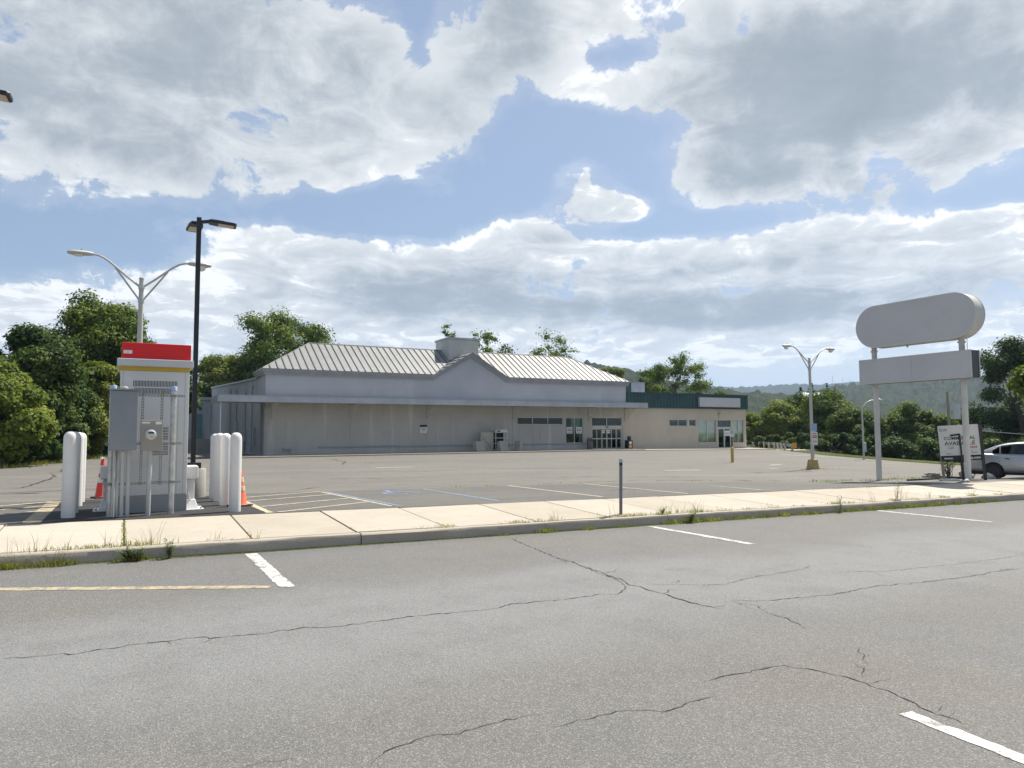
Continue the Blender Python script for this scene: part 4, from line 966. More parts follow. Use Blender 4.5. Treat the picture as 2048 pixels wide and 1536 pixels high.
# white clearance-arm pedestals at the kiosk's rear corners
for x, y, lab in ((1.20, 15.6, 'squat white metal pedestal on foot plate beside the concrete light base'), (-.22, 16.05, 'squat white metal pedestal on foot plate hidden behind the conduit rack')):
    t = thing('steel_pedestal', lab, 'pedestal', (x, y, Zlot(x, y)), 0, 'white pedestals at the kiosk'); 
    MB().box(-.24, .24, -.36, .36, 0, .025).build('foot_plate', M_white, t, bevel=.006)
    MB().prism([(-.15, -.22, .026), (.15, -.22, .026), (.10, -.14, .20), (-.10, -.14, .20)], (0, .44, 0)).build('gusset', M_white, t, bevel=.01)
    MB().box(-.085, .085, -.10, .10, .1, .60).build('column', M_white, t, bevel=.02)
    MB().box(-.14, .14, -.2, .2, .601, .86).build('head', M_white, t, bevel=.03)
    MB().tube([(-.09, -.14, .58), (.0, -.15, .2)], .014, 6).build('brace', M_white, t)
    for bx in (-.19, .19):
        for by in (-.3, .3): MB().lathe([(.02, 0), (.02, .03), (.01, .04)], 6, (bx, by, .026)).build('bolt', M_galv, t)

# ================================================================== LIGHT POLES
def led_pole(loc, h, lab, heads, base_h=.68):
    t = thing('lot_light', lab, 'light pole', loc)
    MB().lathe([(.30, -.1), (.30, base_h-.03), (.28, base_h)], 28).build('concrete_base', M_conc, t, smooth=True)
    MB().box(-.17, .17, -.17, .17, base_h+.002, base_h+.14).build('base_cover', M_black, t, bevel=.01)
    MB().tube([(0, 0, base_h+.1), (0, 0, h)], [.075, .075], 4, sq=True).build('pole', M_black, t, bevel=.006)
    for a, tilt in heads:
        hd_ = MB(); L0, L1 = .14, .86
        hd_.prism([(.05, -.04, -.05), (L0+.12, -.04, -.01), (L0+.12, .04, -.01), (.05, .04, -.05)], (0, 0, .07))
        o = hd_.build('arm', M_black, t, loc=(0, 0, h-.09), rz=a)
        b_ = MB(); b_.prism([(L0+.08, -.13, 0), (L0+.25, -.17, 0), (L1-.05, -.17, 0), (L1, -.12, 0), (L1, .12, 0), (L1-.05, .17, 0), (L0+.25, .17, 0), (L0+.08, .13, 0)], (0, 0, .075))
        lm = b_.build('lamp_head', M_black, t, loc=(0, 0, h-.10), rz=a, bevel=.012); lm.rotation_euler = (0, tilt, a)
        MB().box(L0+.30, L1-.06, -.135, .135, -.006, -.0005).build('lens', M_lens, lm)
        f = MB()
        for i in range(6): f.box(L0+.14+i*.05, L0+.16+i*.05, -.12, .12, .076, .10)
        f.build('heat_fin', M_black, lm)
    return t
lp = (1.50, 18.72); lz = Zlot(*lp)
led_pole((lp[0], lp[1], lz), ZatP(395, 428, *lp)-lz, 'tall black square light pole with two flat lamp heads on a round concrete base', [(R(-4), R(4)), (R(95), R(4))])
lp2 = (-2.72, 14.75); hz2 = ZatP(10, 172, -1.9, 14.75)
led_pole((lp2[0], lp2[1], Zlot(*lp2)), hz2+.06-Zlot(*lp2), 'black light pole at the sidewalk edge beyond the bollards by the red cone', [(R(-4), R(3)), (R(176), R(3))])

def cobra_pole(loc, h, lab, conc, dirs=(0, math.pi), arm=1.85, rise=.62, style=('flat', 'bowl')):
    t = thing('street_light', lab, 'light pole', loc, 0, 'grey twin-arm parking lot lights')
    z0 = 0
    if conc:
        mb = MB(); k = 8; vs = []
        for r_, z in ((.36, -.05), (.34, .06), (.25, .50), (.22, .53)):
            for j in range(k): a = 2*math.pi*(j+.5)/k; vs.append((r_*math.cos(a), r_*math.sin(a), z))
        fs = [(i*k+j, i*k+(j+1)%k, (i+1)*k+(j+1)%k, (i+1)*k+j) for i in range(3) for j in range(k)]+[tuple(3*k+j for j in range(k))]
        mb.add(vs, fs); mb.build('concrete_base', M_yconc, t, bevel=.02); z0 = .5
    MB().tube([(0, 0, z0), (0, 0, h-.9), (0, 0, h)], [.095, .068, .062], 14).build('pole', M_pole, t, smooth=True)
    MB().lathe([(.07, 0), (.07, .05), (.02, .08)], 12, (0, 0, h+.001)).build('pole_cap', M_pole, t, smooth=True)
    for a, st in zip(dirs, style):
        c, s = math.cos(a), math.sin(a); ks = (arm-.25)/1.7; P = lambda r_, z: (r_*ks*c, r_*ks*s, z)
        am = MB().tube([P(.05, h-.22), P(.42, h-.0), P(.85, h+.28), P(1.1, h+.44), P(1.3, h+.54), P(1.5, h+.60), P(1.7, h+.615)], [.03]*7, 8).build('arm', M_pole, t, smooth=True)
        MB().tube([P(.05, h-.62), P(.45, h-.2), P(.92, h+.30)], .026, 8).build('brace', M_pole, am, smooth=True)
        mb = MB(); vs = []; k = 12
        for q, (d, w, zt_, zb_) in enumerate(((0, .05, .05, -.05), (.10, .085, .065, -.065), (.30, .13, .075, -.085), (.48, .14, .06, -.085), (.60, .09, .03, -.06), (.64, .03, .0, -.03))):
            for j in range(k):
                th = 2*math.pi*j/k; zz = math.sin(th); zz = zz*zt_ if zz > 0 else -zz*zb_
                xx = arm-.28+d; yy = w*math.cos(th); vs.append((xx*c-yy*s, xx*s+yy*c, h+.615+zz))
        fs = [(i*k+j, i*k+(j+1)%k, (i+1)*k+(j+1)%k, (i+1)*k+j) for i in range(5) for j in range(k)]+[tuple(range(k-1, -1, -1)), tuple(5*k+j for j in range(k))]
        hd_ = mb.add(vs, fs).build('lamp_head', M_pole, t, smooth=True)
        dome = MB(); r0 = (arm+.08)
        dome.lathe([(.03, -.20 if st == 'bowl' else -.10), (.09, -.175 if st == 'bowl' else -.095), (.12, -.12 if st == 'bowl' else -.085), (.12, -.06)], 14, (r0*c, r0*s, h+.615))
        dome.build('lens', M_refl, hd_, smooth=True)
        MB().lathe([(.03, .07), (.03, .12), (.015, .13)], 8, ((arm)*c, (arm)*s, h+.615)).build('photocell', M_pole, hd_)
    mb = MB()
    for z in (h-.62, h-.22): mb.lathe([(.085, z-.06), (.085, z+.06)], 12)
    mb.build('clamp', M_galv, t)
    return t
a = (.36, 23.2); cobra_pole((a[0], a[1], Zlot(*a)), ZatP(279, 556, *a)-Zlot(*a), 'grey twin-arm lot light rising behind the red-topped kiosk', True, style=('bowl', 'flat'), arm=1.52)
b = (32.46, 25.8); zb = Zlot(*b); t = cobra_pole((b[0], b[1], zb), ZatP(1619, 717, *b)-zb, 'grey twin-arm lot light on a chipped yellow concrete base with small signs on its pole', True, style=('bowl', 'bowl'), arm=1.7)
fr = math.atan2(-.88, -.47)      # towards the street
def pole_sign(t, z0, z1, w, mat, off, rz=0.0, d=.11):
    o = MB().box(-w/2+off, w/2+off, -d-.008, -d, z0, z1).build('sign_plate', mat, t, rz=rz, bevel=.004); return o
pole_sign(t, 2.05, 2.42, .28, M_signblue, .10, -.55); p = pole_sign(t, 1.28, 1.98, .32, M_board, .10, -.55)
for zz_, m_, w in ((1.86, M_printred, .2), (1.74, M_printred, .24), (1.66, M_printred, .22), (1.45, M_printgrey, .2)): MB().box(.10-w/2, .10+w/2, -.1205, -.1185, zz_, zz_+.05).build('print', m_, p)
pole_sign(t, 1.28, 2.35, .3, M_trim, -.12, -.55+math.pi)
# third, single-arm light at the far lot edge
a = LOT(1728, 919); za = Zlot(*a); hh = ZatP(1729, 815, *a)-za
t = thing('street_light', 'slim pale single-arm street light standing against the hedge of trees', 'light pole', (a[0], a[1], za))
MB().tube([(0, 0, -.1), (0, 0, hh)], [.075, .055], 10).build('pole', M_pole, t, smooth=True)
MB().tube([(0, 0, hh-.05), (.35, -.1, hh+.35), (.75, -.2, hh+.52), (1.1, -.28, hh+.57), (1.35, -.34, hh+.58)], .035, 8).build('arm', M_pole, t, smooth=True)
MB().tube([(1.3, -.33, hh+.58), (1.5, -.37, hh+.58), (1.78, -.44, hh+.54)], [.05, .10, .04], 10).build('lamp_head', M_pole, t, smooth=True)
MB().box(-.13, .13, -.16, .0, .55, 1.25).build('service_box', M_pole, t, bevel=.02)

# ================================================================== PYLON SIGN, ESTATE SIGN, CAR
PXc = 27.05; TH = .29
pyl = thing('pylon_sign', 'blank roadside pylon sign, grey capsule panel above a long rectangular panel on two posts', 'sign', (PXc, 16.6, Zlot(PXc, 16.6)))
for y in (14.86, 18.34):
    g0 = Zlot(PXc, y); p = wb(MB().tube([(PXc, y, g0-.2), (PXc, y, 3.9)], .105, 18), 'post', M_polemet, pyl, smooth=True)
    wb(MB().tube([(PXc, y, 4.5), (PXc, y, 5.25)], .10, 18), 'post_neck', M_polemet, pyl, smooth=True)
    wb(MB().tube([(PXc, y, 4.98), (PXc, y, 5.04)], .135, 18), 'collar', M_polemet, p, smooth=True)
ya, yb_, z0, z1 = 14.40, 18.85, 3.66, 4.68
wb(MB().box(PXc-TH+.02, PXc+TH-.02, ya+.02, yb_-.02, z0+.015, z1-.015), 'panel_box', M_black, pyl)
fb = MB(); 
for xs in (PXc-TH, PXc+TH-.04):
    fb.box(xs, xs+.04, ya, ya+.045, z0, z1); fb.box(xs, xs+.04, yb_-.045, yb_, z0, z1); fb.box(xs+.001, xs+.039, ya+.045, yb_-.045, z0, z0+.045); fb.box(xs+.001, xs+.039, ya+.045, yb_-.045, z1-.045, z1)
wb(fb, 'panel_frame', M_polemet, pyl)
ym = (ya+yb_)/2
for s0, s1 in ((ya+.046, ym-.004), (ym+.004, yb_-.046)):
    for xs in (PXc-TH+.008, PXc+TH-.019): wb(MB().box(xs, xs+.011, s0, s1, z0+.046, z1-.046), 'panel_face', M_signface, pyl)
def capsule(y0, y1, z0, z1, r_in=0.0, n=20):
    r_ = (z1-z0)/2-r_in; zc = (z0+z1)/2; ys0, ys1 = y0+(z1-z0)/2, y1-(z1-z0)/2; P = []
    for i in range(n+1): a = -math.pi/2+math.pi*i/n; P.append((ys1+r_*math.cos(a), zc+r_*math.sin(a)))
    for i in range(n+1): a = math.pi/2+math.pi*i/n; P.append((ys0+r_*math.cos(a), zc+r_*math.sin(a)))
    return P
oy0, oy1, oz0, oz1 = 14.15, 18.92, 5.14, 6.84
wb(MB().prism([(PXc-TH+.015, y, z) for y, z in capsule(oy0, oy1, oz0, oz1)], (TH*2-.03, 0, 0)), 'capsule_box', M_polemet, pyl, smooth=True)
for xs in (PXc-TH, PXc+TH-.014):
    A = capsule(oy0-.012, oy1+.012, oz0-.012, oz1+.012); B = capsule(oy0-.012, oy1+.012, oz0-.012, oz1+.012, .06); n = len(A); mb = MB()
    vs = [(xs, y, z) for y, z in A]+[(xs, y, z) for y, z in B]+[(xs+.014, y, z) for y, z in A]+[(xs+.014, y, z) for y, z in B]
    fs = [(i, (i+1)%n, n+(i+1)%n, n+i) for i in range(n)]+[(2*n+i, 3*n+i, 3*n+(i+1)%n, 2*n+(i+1)%n) for i in range(n)]+[(i, 2*n+i, 2*n+(i+1)%n, (i+1)%n) for i in range(n)]
    wb(mb.add(vs, fs), 'capsule_rim', M_polemet, pyl)
    wb(MB().prism([(xs+.004, y, z) for y, z in capsule(oy0, oy1, oz0, oz1, .046)], (.006, 0, 0)), 'capsule_face', M_signface, pyl)
wb(MB().tube([(PXc-.1, 14.62, 4.68), (PXc-.12, 14.6, 4.95), (PXc-.08, 14.63, 5.2)], .012, 6), 'loose_cable', M_polemet, pyl)
wb(MB().box(PXc-.03, PXc+.03, 16.9, 16.95, 5.04, 5.13), 'drain_spout', M_polemet, pyl)

# V-shaped commercial estate sign (local frame: board spans x, faces -y)
ex, ey = 27.78, 15.44; ez = Zlot(ex, ey)
dv = Vector((ex, ey, 0)).normalized(); erz = math.atan2(dv.y, dv.x)-math.pi/2 + R(10)
est = thing('estate_sign', 'weathered white commercial property board on dark timber legs, printed in black and red', 'sign', (ex, ey, ez), erz)
est.rotation_euler = (0, R(-3.0), erz)
SWd, B0, B1 = 1.32, .74, 2.08
bd = MB().box(-SWd/2, SWd/2, 0, .03, B0+.20, B1).build('board', M_board, est)
MB().box(-SWd/2+.03, SWd/2, -.001, .031, B0, B0+.198).build('web_banner', M_print, est)
MB().prism([(SWd/2+.004, -.02, -.1), (SWd/2+.10, -.02, -.1), (SWd/2+.10, -.02, B1), (SWd/2+.004, -.02, B1)], (0, .10, 0)).build('leg', M_wooddark, est)
MB().box(-.02, .06, .035, .12, -.1, B1-.3).build('leg', M_wooddark, est); MB().box(-SWd/2+.0, -SWd/2+.09, .035, .12, -.1, B0+.3).build('leg', M_wood, est)
bk = MB(); bk.prism([(SWd/2+.02, .09, B0), (SWd/2+.02, .09, B1-.02), (SWd/2-.5, 1.0, B1-.02), (SWd/2-.5, 1.0, B0)], (.03, .015, 0)); bk.build('rear_board', M_wooddark, est)
MB().prism([(-.28, -.014, 1.66), (.04, -.014, 1.70), (.04, -.014, 1.76), (-.28, -.014, 1.73)], (0, .012, 0)).build('name_strip', M_print, est)
MB().box(.0, .05, -.06, -.004, .05, 1.74).build('dark_stake', M_wooddark, est)
def text(s, x, z, size, mat, parent, w=None, align='LEFT', y=-.003):
    c = bpy.data.curves.new('lettering', 'FONT'); c.body = s; c.size = size; c.extrude = .0008; c.align_x = align; c.resolution_u = 2
    o = bpy.data.objects.new('lettering', c); COL.objects.link(o); o.parent = parent; o.location = (x, y, z); o.rotation_euler = (R(90), 0, 0)
    c.materials.append(mat); c.offset = .003 if size > .12 else .0015
    dg = bpy.context.evaluated_depsgraph_get(); me = bpy.data.meshes.new_from_object(o.evaluated_get(dg)); bpy.data.objects.remove(o)
    o = link('lettering', me, parent, (x, y, z)); o.rotation_euler = (R(90), 0, 0)
    if w: o.scale = (w, 1, 1)
    return o
text('kw', -.62, 1.86, .22, M_printgrey, bd); text('COMMERCIAL', -.50, 1.53, .17, M_print, bd, .96); text('AVAILABLE', -.49, 1.33, .20, M_print, bd, 1.02)
text('Call', -.40, 1.19, .13, M_printgrey, bd); text('2.4808', .22, 1.19, .12, M_printred, bd, 1.05); text('office', .22, 1.09, .09, M_printgrey, bd); text('Office:', -.46, .985, .08, M_printgrey, bd); text('35.1800', .17, .985, .12, M_printgrey, bd)
text('www.', -.55, B0+.06, .13, M_printwhite, bd, y=-.004); text('Group.com', .08, B0+.06, .13, M_printwhite, bd, .92, y=-.004)

# silver saloon (local: +x forward, y left)
def car():
    cxp, cyp = LOT(1988, 958); hd_ = Vector((.36, -.933, 0)); rz = math.atan2(hd_.y, hd_.x)
    # near rear wheel is on the car's right side (-y); rear axle at x=-1.32
    rx, ry = -1.32, -.74
    ox = cxp-(rx*math.cos(rz)-ry*math.sin(rz)); oy = cyp-(rx*math.sin(rz)+ry*math.cos(rz))
    t = thing('parked_car', 'silver four-door saloon nosing out beside the leaning estate sign', 'car', (ox, oy, Zlot(cxp, cyp)+.0), rz)
    # lower body: stations (x, half width, z bottom, z deck)
    st = [(-2.32, .62, .42, .74), (-2.27, .74, .34, .90), (-2.12, .81, .28, .985), (-1.75, .845, .24, 1.02), (-1.32, .855, .23, 1.0), (-.8, .86, .22, .955), (0, .86, .22, .925), (.7, .86, .22, .90), (1.25, .85, .23, .875), (1.75, .82, .24, .80), (2.1, .76, .28, .70), (2.26, .62, .34, .58)]
    vs = []; k = 14
    for x, w, zb_, zd in st:
        hgt = zd-zb_
        ring = [(0, zb_), (w*.80, zb_), (w*.95, zb_+hgt*.10), (w*.985, zb_+hgt*.30), (w, zb_+hgt*.52), (w*.985, zb_+hgt*.72), (w*.955, zb_+hgt*.93), (w*.90, zd), (0, zd+.03)]
        ring = ring+[(-a, b) for a, b in ring[-2:0:-1]]; k = len(ring)
        vs += [(x, a, b) for a, b in ring]
    n = len(st); fs = [(i*k+j, i*k+(j+1)%k, (i+1)*k+(j+1)%k, (i+1)*k+j) for i in range(n-1) for j in range(k)]+[tuple(range(k-1, -1, -1)), tuple((n-1)*k+j for j in range(k))]
    bo = MB().add(vs, fs).build('car_body', M_carpaint, t, smooth=True, ang=50)
    bo.modifiers.new('sub', 'SUBSURF').levels = 2; bo.modifiers['sub'].render_levels = 2
    cut = []
    for x in (-1.32, 1.30):
        mb = MB(); mb.tube([(x, -1.2, .31), (x, -.56, .31)], .355, 32); mb.tube([(x, .56, .31), (x, 1.2, .31)], .355, 32)
        c_ = mb.build('cutter', M_rubber, t); cut.append(c_)
        md = bo.modifiers.new('arch', 'BOOLEAN'); md.object = c_; md.operation = 'DIFFERENCE'; md.solver = 'EXACT'
    dg = bpy.context.evaluated_depsgraph_get(); me = bpy.data.meshes.new_from_object(bo.evaluated_get(dg)); bo.modifiers.clear(); bo.data = me
    for c_ in cut: bpy.data.objects.remove(c_)
    # greenhouse
    gh = [(-1.78, .60, 1.035, .60, 1.04), (-1.45, .70, 1.0, .60, 1.20), (-1.05, .74, .965, .575, 1.36), (-.6, .755, .945, .57, 1.43), (0, .76, .93, .575, 1.455), (.4, .76, .92, .57, 1.42), (.75, .75, .91, .58, 1.30), (1.15, .72, .90, .62, 1.06), (1.35, .68, .885, .64, .90)]
    vs = []; 
    for x, w0, z0, w1, z1 in gh:
        ring = [(w0, z0-.03), (w0*.6+w1*.4, z0+(z1-z0)*.45), (w1*1.02, z1-.04*(z1-z0)), (w1*.85, z1), (0, z1+.02)]; ring = ring+[(-a, b) for a, b in ring[-2::-1]]; k = len(ring); vs += [(x, a, b) for a, b in ring]
    n = len(gh); fs = [(i*k+j, (i+1)*k+j, (i+1)*k+j+1, i*k+j+1) for i in range(n-1) for j in range(k-1)]
    g = MB().add(vs, fs).build('cabin', M_carpaint, t, smooth=True, ang=60); g.modifiers.new('sub', 'SUBSURF').levels = 2; g.modifiers['sub'].render_levels = 2
    # side glass, trim, seams, handles on both sides
    def side(x, f, s):  # point on the cabin side at fraction f of the height
        for a, b in zip(gh, gh[1:]):
            if a[0] <= x <= b[0]:
                q = (x-a[0])/(b[0]-a[0]); w0, z0, w1, z1 = [a[i]+(b[i]-a[i])*q for i in (1, 2, 3, 4)]
                y = w0+(w1*1.02-w0)*min(1, f*1.02); return (x, s*(y+.012), z0+(z1-z0)*f)
    for s in (-1, 1):
        for x0, x1, nm in ((-1.33, -1.10, 'quarter_glass'), (-1.06, -.26, 'rear_side_glass'), (-.14, .86, 'front_side_glass')):
            lo_, hi_ = [], []; m_ = 8
            for i in range(m_+1):
                x = x0+(x1-x0)*i/m_; fh = .86
                if nm == 'quarter_glass': fh = .50+.34*i/m_
                if nm == 'front_side_glass' and x > .45: fh = max(.12, .86-(x-.45)*1.55)
                lo_.append(side(x, .07, s)); hi_.append(side(x, fh, s))
            P = lo_+hi_; q = [(i, i+1, m_+2+i, m_+1+i) if s < 0 else (i+1, i, m_+1+i, m_+2+i) for i in range(m_)]
            sh = MB().add([(a, b+s*.004, c) for a, b, c in P], q).build(nm, M_carglass, t, smooth=True)
            MB().add(P, q).build('glass_backing', M_blackp, sh)  # black sheet filling the pane's outline, in place of a cabin interior
        for x in (-1.12, -.20, .98):
            zt_ = .93; MB().prism([(x-.004, s*.862, .34), (x+.004, s*.862, .34), (x+.004, s*.835, zt_), (x-.004, s*.835, zt_)], (0, s*.004, 0)).build('door_seam', M_blackp, t)
        for x in (-.92, .02): MB().tube([(x, s*.868, .80), (x+.06, s*.880, .805), (x+.16, s*.868, .80)], [.012, .022, .012], 8).build('door_handle', M_blackp, t, smooth=True)
        MB().box(-1.0, 1.0, min(s*.86, s*.872), max(s*.86, s*.872), .45, .475).build('side_moulding', M_carpaint, t, bevel=.004)
        MB().prism([(-2.30, s*.60, .72), (-2.06, s*.805, .72), (-2.04, s*.80, .93), (-2.24, s*.64, .93)], (-.012, s*.012, 0)).build('tail_lamp', M_red_lamp, t)
        MB().tube([(.72, s*.86, .98), (.76, s*.98, 1.0), (.70, s*.99, 1.01)], [.05, .09, .06], 10).build('door_mirror', M_carpaint, t, smooth=True)
    MB().prism([(-1.92, -.842, .76), (-1.76, -.846, .76), (-1.76, -.842, .90), (-1.92, -.836, .90)], (0, -.006, 0)).build('fuel_flap', M_carpaint, t, bevel=.01)
    MB().box(-2.36, -2.18, -.70, .70, .34, .60).build('bumper', M_carpaint, t, bevel=.05)
    # underside so that no light passes below the sill
    MB().box(-2.1, 2.05, -.72, .72, .17, .30).build('underbody', M_rubber, t)
    MB().box(-2.2, -2.05, -.25, .25, .40, .52).build('number_plate', M_label, t)
    for x in (-1.32, 1.30):
        for s in (-1, 1):
            w = MB(); vs = []; kk = 28
            prof = [(.20, .085), (.27, .10), (.30, .092), (.31, .06), (.31, -.06), (.30, -.092), (.27, -.10), (.20, -.085)]
            for r_, dy in prof:
                for j in range(kk): a = 2*math.pi*j/kk; vs.append((x+r_*math.cos(a), s*.735+dy, .31+r_*math.sin(a)))
            fs = [(i*kk+j, (i+1)*kk+j, (i+1)*kk+(j+1)%kk, i*kk+(j+1)%kk) for i in range(7) for j in range(kk)]
            wh = w.add(vs, fs).build('wheel', M_rubber, t, smooth=True)
            MB().tube([(x, s*.735-.08, .31), (x, s*.735+.08, .31)], .201, 24).build('rim', M_black if (x < 0 and s < 0) else M_galv, wh)
            MB().tube([(x, s*.735+s*.078, .31), (x, s*.735+s*.10, .31)], [.075, .05], 12).build('hub', M_galv if s > 0 else M_black, wh, smooth=True)
            MB().tube([(x, s*.57, .31), (x, s*.60, .31)], .35, 24).build('wheel_well', M_rubber, t)
    return t
car_ = car()

# rocks, rubble and brush at the foot of the sign
def rock(px, py, r_, mat, lab, sx=1.3, sz=.7, seed=0):
    x, y = LOT(px, py); o_r = np.random.default_rng(seed)
    bm_ = bmesh.new(); bmesh.ops.create_icosphere(bm_, subdivisions=3, radius=1)
    for v in bm_.verts:
        n_ = mnoise.noise(v.co*1.1+Vector((seed*7.1, 0, 0)))*.45+mnoise.noise(v.co*3.1+Vector((seed, 3, 0)))*.14
        c = v.co.copy(); m_ = max(abs(c.x), abs(c.y), abs(c.z)); v.co = (c*.6+c/m_*.4)*(1+n_)*r_; v.co.x *= sx; v.co.z *= sz
    me = bpy.data.meshes.new('boulder'); bm_.to_mesh(me); bm_.free(); me.materials.append(mat)
    me.polygons.foreach_set('use_smooth', [True]*len(me.polygons)); me.set_sharp_from_angle(angle=R(28))
    o = link('boulder', me, None, (x, y, Zlot(x, y)+r_*sz*.45)); o.rotation_euler = (o_r.uniform(-.2, .2), o_r.uniform(-.2, .2), o_r.uniform(0, 6))
    tag(o, lab, 'rock')
rock(1980, 958, .26, M_rock, 'white boulder lying against the wheel arch of the silver car', 1.4, .75, 1)
rock(1862, 955, .25, M_rockd, 'tilted pale grey boulder at the end of the fallen planks by the sign brush', 1.5, .6, 2)
rock(1935, 957, .24, M_rockd, 'rough brown-grey boulder between the sign post and the board leg', 1.2, .9, 3)
rock(1895, 962, .17, M_rock, 'flat white stone at the foot of the brush', 1.9, .4, 4); rock(1929, 964, .13, M_rock, 'small white stone touching the round sign post', 1.5, .5, 5)
for (pa, pb, r_, lab) in (((1815, 962), (1912, 957), .035, 'long dark plank lying before the sign brush'), ((1870, 957), (1925, 958), .05, 'dark timber baulk lying behind the round sign post')):
    a_, b_ = LOT(*pa), LOT(*pb); o = MB().tube([(a_[0], a_[1], Zlot(*a_)+r_), (b_[0], b_[1], Zlot(*b_)+r_)], r_*1.4, 4, sq=True).build('fallen_plank', M_wooddark); tag(o, lab, 'plank')
def blades(name, spots, mat, parent=None, lean=.5, w=.010, seg=2, kind='stuff', zf=Zat):
    """spots: (x, y, radius, count, height)"""
    V, Q, T = [], [], []
    for (x, y, rad, cnt, hgt) in spots:
        for _ in range(int(cnt)):
            a = rng.uniform(0, 6.283); rr = rad*math.sqrt(rng.uniform()); bx, by = x+rr*math.cos(a), y+rr*math.sin(a)*.55
            h = hgt*rng.uniform(.45, 1.1); la = a+rng.normal()*.8; le = lean*h*rng.uniform(.2, 1.3); z = zf(bx, by)-.01
            ww = w*rng.uniform(.6, 1.4); th = rng.uniform(0, 3.14); dx, dy = ww*math.cos(th), ww*math.sin(th); o = len(V)
            for i in range(seg+1):
                f = i/seg; wf = 1-.85*f
                cx, cy, cz = bx+le*math.cos(la)*f*f, by+le*math.sin(la)*f*f, z+h*(f-.25*f*f*lean)
                V += [(cx-dx*wf, cy-dy*wf, cz), (cx+dx*wf, cy+dy*wf, cz)]
            for i in range(seg): Q.append((o+2*i, o+2*i+1, o+2*i+3, o+2*i+2)); T.append(rng.uniform())
    o = link(name, np_mesh(name, np.array(V), np.array(Q), mat, np.array(T)), parent)
    if kind: o['kind'] = kind
    return o
bxp = LOT(1898, 957)
br = thing('brush_clump', 'scraggly dark vine-covered brush in front of the commercial board', 'shrub', (bxp[0], bxp[1], Zlot(*bxp)))
mb = MB()
for i in range(26):
    a = rng.uniform(0, 6.28); h = rng.uniform(.4, 1.05); r_ = rng.uniform(.05, .42)
    mb.tube([(rng.normal()*.08, rng.normal()*.08, 0), (r_*.4*math.cos(a), r_*.4*math.sin(a), h*.5), (r_*math.cos(a+.4), r_*math.sin(a+.4), h)], [.012, .009, .004], 4)
mb.build('stem', M_wooddark, br)

# ================================================================== SMALL FURNITURE
x, y = 8.98, 11.80; z = Zsw(x, y)
t = thing('pipe_post', 'thin grey steel pipe post with a cap standing in the sidewalk', 'post', (x, y, z)); t.rotation_euler = (0, R(1.1), 0)
MB().tube([(0, 0, -.1), (0, 0, 1.06)], .034, 14).build('pipe', simple('dull_grey_pipe', (.16, .17, .18), .6, .15, 6), t, smooth=True)
MB().lathe([(.043, 0), (.043, .06), (.036, .075)], 14, (0, 0, 1.062)).build('cap', M_galv, t, smooth=True); MB().lathe([(.036, 0), (.036, .05)], 14, (0, 0, 1.0)).build('dark_band', M_black, t)
x, y = LOT(1465, 925); z = Zlot(x, y)
t = thing('sign_bollard', 'yellow pipe bollard carrying a small accessible-parking sign on a dark post', 'bollard', (x, y, z))
MB().lathe([(.095, -.05), (.095, .95), (.05, .99)], 14).build('yellow_pipe', M_yell, t, smooth=True); MB().box(-.035, .035, -.03, .03, .9, 1.7).build('post', M_black, t)
zs_ = 1.62; p = MB().box(-.15, .15, -.045, -.032, zs_, zs_+.46).build('sign_plate', M_board, t, rz=-.5); MB().box(-.08, .08, -.049, -.0455, zs_+.2, zs_+.40).build('print', M_signblue, p)
# jersey barriers
def barrier(px, py, L_, rz, lab):
    x, y = LOT(px, py); prof = [(-.30, 0), (.30, 0), (.30, .08), (.17, .34), (.10, .84), (-.10, .84), (-.17, .34), (-.30, .08)]
    mb = MB().prism([(a, -L_/2, b) for a, b in prof], (0, L_, 0)); o = mb.build('jersey_barrier', M_conc, None, loc=(x, y, BASE+.10-.02), rz=rz, bevel=.02)
    tag(o, lab, 'barrier', 'concrete barriers by the shop wall')
yb0 = 51.4
for px, L_, rz, lab in ((957, .95, R(-70), 'short concrete jersey barrier in front of the tan sheet-metal panel'), (1004.5, .85, R(-78), 'short concrete jersey barrier in front of the wire shelf cabinet'), (1037, .6, R(18), 'short concrete jersey barrier standing end-on under the long window')):
    x = XatY(px, yb0); mbx_ = MB().prism([(a, -L_/2, b) for a, b in [(-.30, 0), (.30, 0), (.30, .08), (.20, .34), (.13, .84), (-.13, .84), (-.20, .34), (-.30, .08)]], (0, L_, 0))
    o = mbx_.build('jersey_barrier', M_conc, None, loc=(x, yb0, Zlot(x, 51)+.10), rz=rz, bevel=.02); tag(o, lab, 'barrier', 'concrete barriers by the shop wall')
# old display fixtures
yy = 52.5; x0, x1 = XatY(961, yy), XatY(986.5, yy); zb_ = BASE+.10
t = thing('metal_panel', 'tan sheet-metal panel with a diagonal brace leaning by the grey wall', 'panel', ((x0+x1)/2, yy, zb_))
wb(MB().box(x0, x1, yy, yy+.06, zb_, zb_+1.55), 'sheet', M_tanmetal, t, bevel=.01); wb(MB().tube([(x0+.05, yy-.02, zb_+1.35), (x1-.05, yy-.02, zb_+.1)], .025, 6), 'brace', M_trim, t)
x0, x1 = XatY(988, yy), XatY(1011.5, yy)
t = thing('display_rack', 'empty white-framed shelf cabinet standing behind a concrete barrier', 'shelf', ((x0+x1)/2, yy, zb_))
w = .05
for xx in (x0, x1-w):
    for y_ in (yy-.25, yy+.35): wb(MB().box(xx, xx+w, y_, y_+w, zb_, zb_+1.72), 'upright', M_alu, t)
for z in (.08, .58, 1.05): wb(MB().box(x0+.004, x1-.004, yy-.24, yy+.38, zb_+z, zb_+z+.05), 'shelf', M_alu, t)
